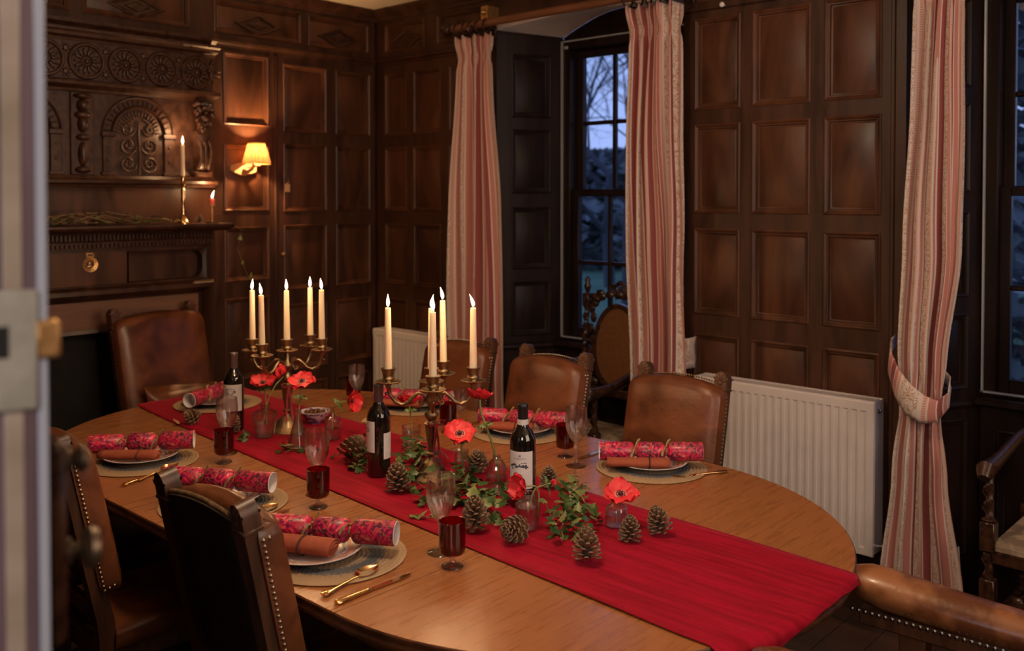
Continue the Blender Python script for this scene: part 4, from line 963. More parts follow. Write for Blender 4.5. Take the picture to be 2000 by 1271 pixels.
        if single_nails:
            for p, nr in spots: nail_at(NAILM, t, p, nr)
            q = MB()
            for k in range(44):
                x = lerp(-px + .025, px - .025, k / 43); z = back_h - .004 + .028 * (1 - (x / hw) ** 2)
                q.ball((0, 0, 0), (.0035, .0075, .0055), 6, 4, T((x, yb(z) - .028, z)) @ RX(rad(35)) @ RZ(rad(28)))
            q.obj('rope_trim', BRASS, t)
        else:
            q = MB()
            for p, nr in spots + tops: q.ball(p, .0045, 6, 4)
            stuff(q.obj('nail_trim', NAIL, t))
    if arms:
        for sg in (-1, 1):
            ax = sg * (hw + .035); q = MB(); rs = []
            for k in range(15):
                y = lerp(-.06, seat_d + .045, k / 14); e = k / 14
                z = .694 + .020 * e - .008 * sin(e * pi); w = .050 + .014 * e; hh = .042 + .008 * e
                if k == 0: w *= .7; hh *= .7
                if k == 14: w *= .72; hh *= .62
                if k == 13: w *= .93; hh *= .92
                rs.append([(ax + w * cos(a) * (1 if sin(a) > 0 else .96), y, z + hh * (sin(a) if sin(a) > 0 else sin(a) * .95)) for a in [2 * pi * j / 20 for j in range(20)]])
            q.rings(rs, True, True, True); q.obj('arm_pad', LEAW, t, 60)
            q = MB(); q.span((ax - .034, -.05, .622), (ax + .034, seat_d + .02, .660), .004); q.obj('arm_rail', CHW, t)
            q = MB(); q.box((ax, seat_d - .10, .60), (.052, .060, .05), .004); q.box((ax, seat_d - .10, .55), (.040, .046, .07), .004); q.lathe([(.020, .36), (.024, .38), (.015, .40), (.021, .46), (.014, .50), (.022, .52)], 14, T((ax, seat_d - .10, 0)), cap0=True, cap1=True); q.box((ax - sg * .02, seat_d - .10, .39), (.08, .05, .05), .004); q.obj('arm_post', CHW, t)
            for so in (-1, 1):
                if so == -sg and False: continue
                for k in range(34):
                    y = lerp(-.04, seat_d + .03, k / 33); nail_at(NAILM2, t, (ax + so * (.041 + .008 * (k / 33)), y, .660), (so, 0, -.25))
    if cushion:
        q = MB(); rs = []
        for k in range(13):
            v = k / 12; s_ = sin(pi * v) ** .5 if 0 < v < 1 else 0
            row = []
            for j in range(24):
                a = 2 * pi * j / 24; ca, sa = cos(a), sin(a)
                ex = (abs(ca) ** .45) * (1 if ca > 0 else -1); th = .065 * (1 - abs(ca) ** 3) * s_ + .006
                zz = v * .26
                row.append((.215 * ex * (1 - .10 * s_ * (1 if abs(ca) > .7 else 0)), .085 + th * sa - rk * .5 * zz + .015, .485 + zz + .045 * (abs(ca) ** 3) * (v - .35) * ca - .018 * v * (1 - ca * ca)))
            rs.append(row)
        q.rings(rs, True, True, True); q.obj('seat_cushion', LEA, t, 60)
        for sg in (-1, 1):
            q = MB(); rs = []
            for k in range(11):
                v = k / 10; s_ = (sin(pi * v) ** .5) if 0 < v < 1 else 0
                rs.append([(sg * (.235 + .02 * v) + .045 * s_ * cos(a), .10 + .11 * v * 2 - .06, .56 + .09 * s_ * sin(a) + .02) for a in [2 * pi * j / 16 for j in range(16)]])
            q.rings(rs, True, True, True); q.obj('arm_bolster', LEA, t, 60)
    return t
q = MB(); q.lathe([(.0062, 0), (.0054, .0022), (.003, .004), (0, .0046)], 8); NAILM2 = q.mesh('nail', STEELN)
A_ = side_chair('leather dining chair nearest the camera, seen from behind with studded edge', (2.735, -2.585, 0), 0, True)
side_chair('second leather dining chair along the near table side, studded edge toward camera', (1.925, -2.62, 0), rad(-3), True)
side_chair('third leather dining chair along the near side, mostly hidden behind the door', (1.385, -2.575, 0), rad(2))
side_chair('leather dining chair in front of the large white radiator', (2.765, -.945, 0), rad(181))
side_chair('leather dining chair before the left window and carved caned chair', (2.15, -.945, 0), rad(178))
side_chair('leather dining chair in front of the far striped curtain', (1.60, -.920, 0), rad(180))
side_chair('tall leather carver chair with cushion at the fireplace end of table', (.365, -1.56, 0), rad(-90 + 10), hw=.245, zt=1.115, back_h=1.055, arms=False, cushion=True)
side_chair('leather carver chair with padded studded arm at the near table end', (4.178, -1.78, 0), rad(90 + 2), hw=.235, zt=1.115, back_h=1.055, arms=True)

# ------------------------------------------------------------------ carved, caned armchairs with barley twist
def twist(q, p0, p1, r=.017, turns=None, n=10):
    p0, p1 = Vector(p0), Vector(p1); L = (p1 - p0).length; d_ = (p1 - p0).normalized()
    a = Vector((1, 0, 0)) if abs(d_.x) < .9 else Vector((0, 1, 0)); a = (a - d_ * a.dot(d_)).normalized(); b_ = d_.cross(a)
    turns = turns or L / .055; m_ = int(turns * 10); rs = []
    for i in range(m_ + 1):
        t = i / m_; c = p0 + d_ * L * t; row = []
        for j in range(n):
            th = 2 * pi * j / n; rr = r * (.78 + .34 * cos(2 * (th - 0) - 2 * pi * turns * t) * .5 + .34 * .5 * cos(th - 2 * pi * turns * t))
            row.append(c + (a * cos(th) + b_ * sin(th)) * rr)
        rs.append(row)
    q.rings(rs, True, True, True)
def carved_chair(label, loc, rz):
    t = thing('carved_armchair', label, 'chair', loc, rz, None)
    hw, sd, sh, zt = .215, .43, .46, 1.16; rk = .10; yb = lambda z: -rk * (z - sh) if z > sh else 0
    for sg in (-1, 1):
        q = MB(); twist(q, (sg * hw, yb(.52), .50), (sg * hw, yb(1.06), 1.06), .019); q.box((sg * hw, 0, .44), (.046, .046, .12), .004); twist(q, (sg * hw, 0, .22), (sg * hw, 0, .39), .019); q.box((sg * hw, 0, .19), (.046, .046, .08), .004); twist(q, (sg * hw, 0, .04), (sg * hw, 0, .16), .018); q.ball((sg * hw, 0, .022), (.026, .026, .022), 12, 7)
        q.box((sg * hw, yb(1.09), 1.09), (.044, .040, .07), .004); q.lathe([(.018, 1.12), (.010, 1.132), (.017, 1.15), (.020, 1.165), (.013, 1.18), (.016, 1.195), (.010, 1.21), (0, 1.218)], 14, T((sg * hw, yb(1.1), 0))); q.obj('back_post', CARV, t)
        q = MB(); x = sg * (hw + .02); twist(q, (x, sd, .53), (x, sd, .695), .020); q.box((x, sd, .49), (.048, .048, .10), .004); q.ball((x, sd, .545), (.024, .024, .008), 12, 6); twist(q, (x, sd, .34), (x, sd, .435), .020, 1.4); q.box((x, sd, .29), (.048, .048, .11), .004); twist(q, (x, sd, .05), (x, sd, .235), .020); q.ball((x, sd, .025), (.028, .028, .025), 12, 7); q.obj('front_leg', CARV, t)
        q = MB(); q.tube([(sg * hw, yb(.78) + .01, .775), (sg * (hw + .01), .12, .765), (sg * (hw + .02), .28, .732), (x, .40, .724), (x, sd + .04, .724), (x, sd + .065, .700)], [.017, .019, .021, .026, .032, .020], 12, True, 1.0); q.obj('arm', CARV, t)
    # crest and side scrolls framing the oval cane panel
    q = MB()
    for k in range(9):
        a = pi * k / 8; q.ball((0, 0, 0), (.030, .016, .024), 8, 5, T((.165 * cos(a), yb(1.09), 1.075 + .055 * sin(a))))
    for sg in (-1, 1):
        q.tube([(sg * (.02), yb(1.15), 1.105), (sg * .04, yb(1.16), 1.165), (sg * .0, yb(1.2), 1.195)], [.010, .012, .014], 8)
        q.tube([(sg * .055, yb(1.15), 1.115), (sg * .075, yb(1.15), 1.155), (sg * .045, yb(1.15), 1.185)], [.009, .010, .008], 8)
        q.ball((sg * .13, yb(1.13), 1.130), (.03, .016, .022), 8, 5); q.ball((sg * .175, yb(1.12), 1.112), (.026, .016, .018), 8, 5)
    q.ball((0, yb(1.16), 1.15), (.016, .014, .026), 8, 5); q.obj('crest', CARV, t)
    rs = []; q = MB(); ov = lambda a, dx, dz: ((.135 + dx) * cos(a), .86 + (.205 + dz) * sin(a))
    for i in range(41):
        a = 2 * pi * i / 40; x0, z0 = ov(a, -.005, -.005); x1, z1 = ov(a, .020, .020)
        rs.append([(x0, yb(z0) - .012, z0), (x0, yb(z0) + .012, z0), (x1, yb(z1) + .012, z1), (x1, yb(z1) - .012, z1)])
    q.rings(rs, True)
    for sg in (-1, 1):
        for k, z in enumerate((.70, .76, .82, .88, .94, 1.0, 1.045)):
            q.ball((sg * (.172 + .006 * (-1) ** k), yb(z), z), (.020, .014, .030), 8, 5, None)
        q.ball((sg * .15, yb(.66), .665), (.04, .014, .025), 8, 5)
    q.obj('back_frame', CARV, t)
    q = MB(); pts = [(x, yb(z), z) for x, z in [ov(2 * pi * k / 40, 0, 0) for k in range(40)]]
    q.rings([pts, [(x, y + .004, z) for x, y, z in pts]], True, True, True); q.obj('cane_panel', CANE, t)
    cw_ = MB()
    for k in range(-7, 8):
        x = k * .018; h_ = .205 * sqrt(max(0, 1 - (x / .135) ** 2))
        if h_ > .01: cw_.span((x - .003, -.0005, -h_), (x + .003, .0015, h_))
    for k in range(-11, 12):
        z = k * .018; w_ = .135 * sqrt(max(0, 1 - (z / .205) ** 2))
        if w_ > .01: cw_.span((-w_, -.001, z - .003), (w_, .002, z + .003))
    o = stuff(cw_.obj('cane_strand', CANE, t)); o.location = (0, yb(.86) + .005, .86); o.rotation_euler = (math.atan(rk), 0, 0)
    q = MB(); q.span((-hw, -.014, .605), (hw, .012, .65), .004).span((-hw - .01, -.012, .40), (hw + .01, .012, .445), .004).span((-hw - .01, .0, .40), (-hw + .02, sd, .445), .004).span((hw - .02, 0, .40), (hw + .01, sd, .445), .004).span((-hw - .01, sd - .014, .40), (hw + .01, sd + .014, .445), .004); q.obj('seat_frame', CARV, t)
    q = MB(); rs = []
    for z, s_ in ((.446, 0), (.462, 0), (.476, .012), (.482, .05)): rs.append([(-hw - .004 + s_, .018 + s_, z), (hw + .004 - s_, .018 + s_, z), (hw + .012 - s_, sd + .012 - s_, z), (-hw - .012 + s_, sd + .012 - s_, z)])
    q.rings(rs, True, True, True); q.obj('seat', TAPES, t)
    q = MB()
    for k in range(9):
        a = pi * k / 8; q.ball((.15 * cos(a), sd, .26 + .06 * sin(a)), (.030, .014, .024), 8, 5)
    for sg in (-1, 1):
        q.tube(scroll(sg * .075, .27, .05, 1.3, 0, sg)[0:0] or [(sg * .03 + sg * .05 * (1 - .8 * i / 14) * cos(i * .5), sd + .004, .27 + .05 * (1 - .8 * i / 14) * sin(i * .5)) for i in range(15)], .010, 6)
    q.ball((0, sd, .30), (.03, .016, .036), 8, 5); q.obj('front_stretcher', CARV, t)
    q = MB(); twist(q, (-hw, 0.01, .19), (-hw - .02, sd, .19), .014); twist(q, (hw, 0.01, .19), (hw + .02, sd, .19), .014); q.obj('side_stretcher', CARV, t)
    return t
carved_chair('carved caned armchair with barley-twist posts in the left window bay', (1.745, .13, 0.0), rad(178))
carved_chair('carved barley-twist armchair with tapestry seat by the right window', (3.905, .09, 0.0), rad(180))

# ------------------------------------------------------------------ outside: lawn, path, trees
struct(simple_box('ground', (-160, 0.6, -.80), (90, 220, -.62), GRASS))
o = MB(); o.prism([(2, 8), (8, 8.5), (2, 22), (-14, 40), (-17, 38), (-1, 20)], .02, T((0, 0, -.62))); struct(o.obj('path', PATHM, None))
def bare_tree(label, loc, h, seed, depth=6, r0=.28, spread=.62, kind='tree'):
    rnd = random.Random(seed); t = thing('tree', label, 'tree', loc); trunk = MB(); br = MB()
    def grow(p, d_, L, r, lev):
        if lev == 0 or L < .12: return
        q = p + d_ * L; mid = p + d_ * L * .5 + Vector((rnd.uniform(-.1, .1), rnd.uniform(-.1, .1), 0)) * L * .3
        (trunk if lev == depth else br).tube([p, mid, q], [r, r * .82, r * .66], 5 if lev < depth - 1 else 8, False)
        for k in range(3 if lev > 2 else 4):
            nd = (d_ + Vector((rnd.uniform(-1, 1), rnd.uniform(-1, 1), rnd.uniform(-.45, .75))) * spread * 1.25).normalized()
            grow(q if k else mid, nd, L * rnd.uniform(.62, .84), r * .54, lev - 1)
    grow(Vector((0, 0, -.7)), Vector((0, 0, 1)), h * .26, r0, depth)
    trunk.obj('trunk', BARK, t); stuff(br.obj('branch', BARK, t)); return t
def leafy(label, loc, w, h, seed, name='tree', cat='tree', n=2600, ls=.16, m=None):
    rnd = random.Random(seed); t = thing(name, label, cat, loc); q = MB()
    for k in range(n):
        a = rnd.uniform(0, 2 * pi); zt_ = rnd.random(); rr = w * (rnd.random() ** .4) * (.55 + .45 * sin(pi * min(1, zt_ * 1.1))) * (1 + .2 * sin(3 * a + 5 * zt_ + seed))
        c = Vector((rr * cos(a), rr * sin(a), -.65 + h * zt_)); R_ = RZ(rnd.uniform(0, 6)) @ RX(rnd.uniform(-1.4, 1.4)); s_ = ls * rnd.uniform(.6, 1.5)
        q.add([c + R_ @ Vector(p) for p in ((-s_, 0, 0), (0, -s_ * .6, 0), (s_, 0, .02), (0, s_ * .6, 0))], [(0, 1, 2, 3)])
    stuff(q.obj('foliage', m or FOLI, t))
    q = MB(); q.tube([(0, 0, -.7), (0, 0, h * .7)], [w * .08 + .05, .03], 8); q.obj('trunk', BARK, t); return t
bare_tree('bare winter tree with fine twigs seen through the left window', (-9.2, 15.0, 0), 11, 4, 7, .15, .82)
bare_tree('third bare tree in front of the others, seen through the left window', (-6.0, 11.2, 0), 8, 15, 7, .12, .85)
bare_tree('second bare tree further off behind the left window', (-15.5, 19.6, 0), 14, 8, 7, .20, .78)
for k, (x, y, w, h) in enumerate(((-14, 22, 4.2, 3.8), (-24.5, 24, 4.6, 4.6), (-4, 29, 4.6, 3.8), (-36, 30, 5, 5.4))):
    leafy(('dark shrubbery at far side of the lawn', 'dark hedge clump left across the lawn', 'dark shrub clump nearer the path', 'far dark trees at left beyond the lawn')[k], (x, y, 0), w, h, 30 + k, 'shrub', 'shrub', 3200, .34)
leafy('tall dark evergreen outside the right window', (1.6, 7.5, 0), 2.4, 7.0, 41, 'tree', 'tree', 5200, .15)
leafy('dark evergreen further left outside the right window', (-1.6, 13, 0), 3.0, 8.0, 42, 'tree', 'tree', 4200, .22)
# ------------------------------------------------------------------ extending table: two D ends, three leaves
ZT = .75; TY = -1.78; RT = .765; XA, XB = 1.52, 2.97
tb = thing('dining_table', 'long oak extending dining table with rounded ends and dark moulded edge', 'table', (0, 0, 0))
def slab(pts, name, seams=()):
    n = len(pts); cx = sum(p[0] for p in pts) / n; cy = sum(p[1] for p in pts) / n
    q = MB(); rs = []
    for ins, z in ((.018, ZT - .034), (.004, ZT - .034), (0.0, ZT - .028), (0.0, ZT - .022), (.006, ZT - .017), (.006, ZT - .011), (.001, ZT - .008), (0.001, ZT - .003), (.004, ZT)):
        row = []
        for x, y in pts:
            ox, oy = x, y
            if y < TY - .3 or y > TY + .3 or x < XA - .2 or x > XB + .2:
                # inset toward the table axis only on the outer edge
                dx, dy = (x - min(max(x, XA), XB)), (y - TY); L = sqrt(dx * dx + dy * dy); 
                if L > RT - .05: ox, oy = x - dx / L * ins, y - dy / L * ins
            row.append((ox, oy, z))
        rs.append(row)
    q.rings(rs, True, True, False); q.cur = 1
    q.add(rs[-1], [list(range(n))])
    me = q.mesh(name, [TBLE, TBL], 30); return put(name, me, tb)
g = .0009
arcR = [(XB + RT * sin(a), TY - RT * cos(a)) for a in [pi * k / 48 for k in range(49)]]; slab([(XB + g, TY - RT)] + arcR[1:-1] + [(XB + g, TY + RT)], 'table_end')
arcL = [(XA - RT * sin(a), TY + RT * cos(a)) for a in [pi * k / 48 for k in range(49)]]; slab([(XA - g, TY + RT)] + arcL[1:-1] + [(XA - g, TY - RT)], 'table_end')
for a, b_ in ((XA, 2.0), (2.0, 2.485), (2.485, XB)):
    slab([(a + g, TY - RT), (b_ - g, TY - RT), (b_ - g, TY + RT), (a + g, TY + RT)], 'table_leaf')
q = MB(); R2 = .66
rim = [(XB + R2 * sin(a), TY - R2 * cos(a)) for a in [pi * k / 24 for k in range(25)]] + [(XA - R2 * sin(a), TY + R2 * cos(a)) for a in [pi * k / 24 for k in range(25)]]
q.rings([[(x, y, z) for x, y in rim] for z in (ZT - .0345, ZT - .11)], True); q.rings([[(x * .985 + .015 * 2.245, lerp(y, TY, .02), z) for x, y in rim] for z in (ZT - .0345, ZT - .11)], True); q.obj('apron', TBLE, tb)
for x, y in ((XA - .25, TY - .22), (XA - .25, TY + .22), (XB + .25, TY - .42), (XB + .25, TY + .42)):
    q = MB(); q.lathe([(.02, 0), (.032, .03), (.028, .06), (.045, .10), (.062, .30), (.055, .42), (.035, .46), (.05, .50), (.055, .53), (.045, .56), (.05, ZT - .035)], 20, T((x, y, 0)), cap0=True); q.obj('leg', TBLE, tb)

# velvet runner following the table, hanging over the near end
rn = thing('table_runner', 'crimson velvet runner along the middle of the table, hanging over near end', 'table runner', (0, 0, 0))
q = MB(); rs = []; zr = ZT + .0022
NX, NY = 120, 26
for i in range(NX + 1):
    t = i / NX; x = lerp(.735, 3.742, t); row = []
    for j in range(NY + 1):
        v = j / NY; yl = lerp(-1.915, -2.135, min(1, t * 1.06) ** .8); yr = lerp(-1.415, -1.590, t)
        y = lerp(yl, yr, v); r_ = sqrt(max(0, x - XB) ** 2 + (y - TY) ** 2); edge = XB + sqrt(max(.01, RT ** 2 - (y - TY) ** 2))
        wr_ = .0018 * sin(y * 62 + 2.2 * sin(x * 2.1)) * (.35 + .65 * max(0, (x - 2.9))) + .0022 * max(0, mnoise.noise((x * 2.2, y * 14, 3.1))) + .004 * max(0, mnoise.noise((x * 1.1 + 4, y * 8 - x * 1.2, 9))) * max(0, min(1, (x - 2.9) * 2))
        z = zr + wr_; xx = x; yy = y
        if x > edge:
            s_ = x - edge; R_ = .014; a = min(s_ / R_, pi / 2 * .94)
            xx = edge + R_ * sin(a); z = zr + wr_ - R_ * (1 - cos(a))
            if s_ > R_ * pi / 2 * .94: 
                e_ = s_ - R_ * pi / 2 * .94; z -= e_ * .985; xx += e_ * .12 + .010 * sin(y * 26) * min(1, e_ * 12); yy += .0
        row.append((xx, yy, z))
    rs.append(row)
q.rings(rs, False); ro_ = q.obj('cloth', VELV, rn, 0); ro_.data.polygons.foreach_set('use_smooth', [True] * len(ro_.data.polygons))
s = ro_.modifiers.new('thick', 'SOLIDIFY'); s.thickness = .0016; s.offset = -1

# ------------------------------------------------------------------ place settings
mt = MB(); rs = []; NR, NT = 96, 220
for i in range(NR + 1):
    r = .004 + .176 * i / NR; row = []
    for j in range(NT):
        a = 2 * pi * j / NT; k = r / .0112; ring_i = int(k); fr_ = k - ring_i
        h = abs(sin(pi * fr_)) ** .6; n_ = max(8, int(2 * pi * (ring_i + .5) * .0112 / .0125))
        w = abs(sin(n_ * a / 2 + (fr_ - .5) * (1.6 if ring_i % 2 else -1.6) + ring_i * 1.3)) ** .7
        ro_r = r * (1 + (.008 * w if i == NR else 0)); row.append((ro_r * cos(a), ro_r * sin(a), .0025 + .0036 * h * (.35 + .65 * w)))
    rs.append(row)
rs.append([(.178 * cos(2 * pi * j / NT), .178 * sin(2 * pi * j / NT), 0) for j in range(NT)])
mt.rings(rs, True, True, True); MATM = mt.mesh('placemat', MATW, 60)
pl = MB(); pl.lathe([(.0, .0), (.062, .0), (.066, .002), (.072, .004), (.098, .0095), (.120, .0165), (.1225, .018), (.1225, .0195), (.119, .0195), (.098, .013), (.075, .008), (.068, .006), (.0, .0055)], 48); PLM = pl.mesh('plate', PLATE, 50)
# cracker: three card barrels joined by two tied necks, open white ends (local x axis)
def cracker_meshes(L=.335, r=.0305):
    prof = []; a, n1, n2 = L / 2, .050, .062
    for sx in (-1,):
        prof = [(-a, r), (-a + .004, r), (-.066, r), (-.058, r * .80), (-.0535, r * .52), (-.050, r * .42), (-.0465, r * .55), (-.042, r * .82), (-.035, r * .995), (0, r), (.035, r * .995), (.042, r * .82), (.0465, r * .55), (.050, r * .42), (.0535, r * .52), (.058, r * .80), (.066, r), (a - .004, r), (a, r)]
    prof = [(z * 1.0, rr) for z, rr in prof]
    def mod(an, z, rr): return 1 + (.10 * sin(9 * an + z * 30) * max(0, (.0305 - rr) / .0305) * 2)
    q = MB(); q.lathe([(rr, z) for z, rr in prof], 28, RY(rad(90)), mod); body = q.mesh('card_tube', CRK, 60)
    q = MB(); q.lathe([(r * .995, a), (r * .93, a + .0008), (r * .93, a - .055), (0, a - .056)], 28, RY(rad(90))); lin_ = q.mesh('white_lining', LININGM, 40)
    q = MB(); q.lathe([(r * .46, -.004), (r * .52, 0), (r * .46, .004)], 12, RY(rad(90)))
    q.tube([(0, .004, r * .48), (.005, .010, r * .8), (.010, .014, r * 1.05), (.016, .012, r * 1.2)], [.0025, .0035, .0045, .0035], 6, True, .35)
    q.tube([(0, -.006, r * .46), (-.006, -.018, r * .55), (-.014, -.030, r * .2), (-.018, -.036, -r * .3)], [.0025, .004, .0055, .004], 6, True, .35)
    q.ball((0, -.002, r * .5), (.005, .005, .004), 8, 5)
    return body, lin_, q.mesh('ribbon', RAFF, 50)
CB, CLN, CRB = cracker_meshes()
def cracker(label, p, q_, z=.806):
    c = thing('christmas_cracker', label, 'cracker', ((p[0] + q_[0]) / 2, (p[1] + q_[1]) / 2, z), math.atan2(q_[1] - p[1], q_[0] - p[0]), 'floral paper crackers across the plates')
    put('card_tube', CB, c); put('white_lining', CLN, c); put('white_lining', CLN, c, None, (0, 0, pi))
    for k in (-1, 1): put('ribbon', CRB, c, (.05 * k, 0, 0), (random.uniform(-.5, .5), 0, 0))
    return c
# napkin: spiral roll with a dark cord
q = MB(); rs = []; n = 44
for x in [-.10 + .20 * k / 10 for k in range(11)]:
    row = []; sq = .92 + .05 * sin(x * 22)
    for k in range(n):
        t = k / (n - 1); a = t * 2 * pi * 2.6; r = lerp(.0215, .006, t)
        row.append((x + .006 * sin(a) * t, r * 1.25 * cos(a), r * sq * .80 * sin(a) + .0178))
    rs.append(row)
q.rings(rs, False); NAPM = q.mesh('roll', NAP, 70)
q = MB(); q.lathe([(.0228, -.002), (.0242, 0), (.0228, .002)], 20, T((.035, 0, .0178)) @ S3(1, 1.24, .80) @ RY(rad(90))); CORDM = q.mesh('cord', NAPD)
def napkin(label, loc, rz):
    t = thing('napkin', label, 'napkin', loc, rz, 'terracotta napkin rolls on the plates'); 
    o = put('roll', NAPM, t); put('cord', CORDM, t)
    if not o.modifiers: s = o.modifiers.new('thick', 'SOLIDIFY'); s.thickness = .0018; s.offset = 0
    return t
# cutlery (local +x from handle end to tip)
def cutlery(kind):
    h = MB(); b_ = MB()
    hp = [(0, .0095, .0028), (.004, .0115, .0034), (.012, .0105, .0034), (.030, .0070, .0030), (.05, .0050, .0028), (.085, .0036, .0026), (.115, .0032, .0026)]
    if kind == 'knife': hp = [(0, .0085, .0045), (.004, .0100, .0055), (.012, .0098, .0055), (.04, .0085, .0050), (.075, .0070, .0045), (.085, .0078, .005), (.09, .0060, .004), (.094, .0055, .0028)]
    h.rings([[(x, w * cos(a), .0045 + (.0012 if kind != 'knife' else 0) + th * sin(a)) for a in [2 * pi * j / 12 for j in range(12)]] for x, w, th in hp], True, True, True)
    for k in range(5): h.ball((.008 + .006 * k, .0, .0082 + (.001 if kind == 'knife' else -.001)), (.003, .0045 - .0006 * k, .001), 6, 4)
    if kind == 'knife':
        pts = [(.093, -.0055), (.14, -.0075), (.185, -.0085), (.205, -.0065), (.214, -.001), (.20, .0045), (.15, .0055), (.093, .0055)]
        b_.prism(pts, .0016, T((0, 0, .0035)))
    elif kind == 'spoon':
        rs = []
        for k in range(9):
            t = k / 8; x = .113 + .070 * t; w = .0215 * sin(pi * (t * .94 + .06)) ** .62 + .001; dp = .0085 * sin(pi * min(1, t * .95 + .02)) + .0005
            rs.append([(x, w * s_, .0095 + .002 * t - dp * (1 - s_ * s_)) for s_ in [-1 + 2 * j / 10 for j in range(11)]] + [(x, w * s_, .0083 + .002 * t - dp * (1 - s_ * s_)) for s_ in [1 - 2 * j / 10 for j in range(11)]])
        b_.rings(rs, True, True, True)
    else:
        b_.rings([[(x, w * s_, z + th) for s_ in (-1, 0, 1) for th in ((0,) if s_ else (-.001,))] + [(x, w * s_, z + .0016) for s_ in (1, -1)] for x, w, z in ((.113, .003, .006), (.125, .010, .003), (.145, .0115, .002), (.155, .0115, .003))], True, True, True)
        for k in range(4):
            y = -.0095 + .00633 * k; b_.tube([(.153, y, .0035), (.175, y, .005), (.198, y * .95, .010)], [.0015, .0014, .0007], 6)
    return h.mesh('handle', GOLD, 50), b_.mesh({'knife': 'blade', 'spoon': 'bowl', 'fork': 'tines'}[kind], GOLD, 50)
CUT = {k: cutlery(k) for k in ('knife', 'spoon', 'fork')}
def cut(kind, label, p, q_, z=ZT, grp=None):
    t = thing(kind, label, kind, (p[0], p[1], z), math.atan2(q_[1] - p[1], q_[0] - p[0]), grp)
    put('handle', CUT[kind][0], t); put(CUT[kind][1].name.split('.')[0], CUT[kind][1], t); return t
SET = [
 # key, mat, plate, (cracker a, b), napkin(loc, rot), words
 ('near', (2.715, -2.355), (2.672, -2.385), ((2.545, -2.435), (2.838, -2.248)), ((2.648, -2.442), 26), 'of the setting nearest the camera'),
 ('midleft', (2.16, -2.33), (2.135, -2.33), ((1.962, -2.405), (2.260, -2.226)), ((2.108, -2.388), 30), 'of the middle setting on the near side'),
 ('farleft', (1.568, -2.29), (1.55, -2.285), ((1.448, -2.425), (1.658, -2.140)), ((1.580, -2.340), 40), 'of the far setting on the near side'),
 ('right', (2.875, -1.195), (2.865, -1.185), ((2.752, -1.318), (3.010, -1.095)), ((2.880, -1.276), 38), 'of the setting by the large radiator'),
 ('midright', (2.255, -1.15), (2.245, -1.14), ((2.118, -1.228), (2.414, -1.070)), ((2.250, -1.220), 30), 'of the setting before the left window'),
 ('farright', (1.63, -1.13), (1.62, -1.125), ((1.535, -1.262), (1.830, -1.095)), ((1.650, -1.235), 30), 'of the setting before the far curtain'),
 ('head', (.985, -1.675), (.97, -1.69), ((1.085, -1.862), (.925, -1.560)), ((.925, -1.705), 105), 'of the setting at the fireplace end'),
]
for key, mc, pc_, (ca, cb_), (nl, nr_), words in SET:
    zb = ZT if key != 'head' else ZT + .0045
    o = put('placemat', MATM, None, (mc[0], mc[1], zb), (0, 0, random.uniform(0, 6))); tag(o, 'round woven placemat with grey ring ' + words, 'placemat', 'woven placemats around the table')
    o = put('plate', PLM, None, (pc_[0], pc_[1], zb + .0062), (0, 0, random.uniform(0, 6))); tag(o, 'small white plate with red and blue rim ' + words, 'plate', 'patterned side plates on the placemats')
    nk = napkin('rolled terracotta napkin with dark cord ' + words, (nl[0], nl[1], zb + .0175), rad(nr_))
    if key == 'near': nk.scale = (1.25, 1.25, 1.3)
    cracker('pink and red floral paper cracker ' + words, ca, cb_, zb + .0585 + (.004 if key in ('farleft',) else 0))
G = 'gold cutlery beside the placemats'
cut('spoon', 'gold spoon beside the placemat nearest the camera', (2.888, -2.512), (2.850, -2.30), grp=G)
cut('knife', 'gold knife on bare wood right of the nearest placemat', (2.941, -2.515), (2.942, -2.29), grp=G)
cut('spoon', 'gold spoon right of the middle near-side placemat', (2.335, -2.42), (2.290, -2.21), grp=G)
cut('knife', 'gold knife right of the middle near-side placemat', (2.375, -2.44), (2.342, -2.22), grp=G)
cut('spoon', 'gold spoon right of the far near-side placemat', (1.772, -2.405), (1.690, -2.20), grp=G)
cut('knife', 'gold knife right of the far near-side placemat', (1.785, -2.455), (1.712, -2.24), grp=G)
cut('fork', 'gold fork left of the far near-side placemat', (1.375, -2.36), (1.385, -2.16), grp=G)
cut('fork', 'gold fork left of the nearest placemat, behind the chair', (2.505, -2.48), (2.515, -2.27), grp=G)
cut('knife', 'gold knife tip showing left of the radiator-side cracker', (2.640, -1.07), (2.642, -1.28), grp=G)
cut('fork', 'gold fork right of the radiator-side placemat', (3.085, -1.075), (2.985, -1.262), grp=G)
cut('knife', 'gold knife left of the placemat before the left window', (2.03, -1.06), (2.032, -1.27), grp=G)

# ------------------------------------------------------------------ glassware
RB, NS = 1.0, 40
def glass_obj(parent, name, prof, n=36, mod=None, m=GLASS): 
    q = MB(); q.lathe(prof, n, None, mod); return q.mesh(name, m, 60)
# ruby tumbler on a clear stemmed foot
q = MB(); q.lathe([(0, .031), (.020, .031), (.0285, .034), (.0315, .040), (.0325, .060), (.0328, .112), (.0318, .1125), (.0308, .112), (.0305, .060), (.0295, .042), (.026, .037), (0, .036)], 40); RBOWL = q.mesh('bowl', RUBY, 60)
q = MB(); q.lathe([(0, 0), (.026, 0), (.0275, .002), (.026, .005), (.014, .0085), (.007, .013), (.0055, .020), (.007, .027), (.012, .0305), (0, .0308)], 36); RFOOT = q.mesh('foot', GLASS, 60)
def ruby(label, x, y, z=ZT): 
    t = thing('ruby_glass', label, 'glass', (x, y, z), 0, 'ruby bowl glasses'); put('bowl', RBOWL, t); put('foot', RFOOT, t); return t
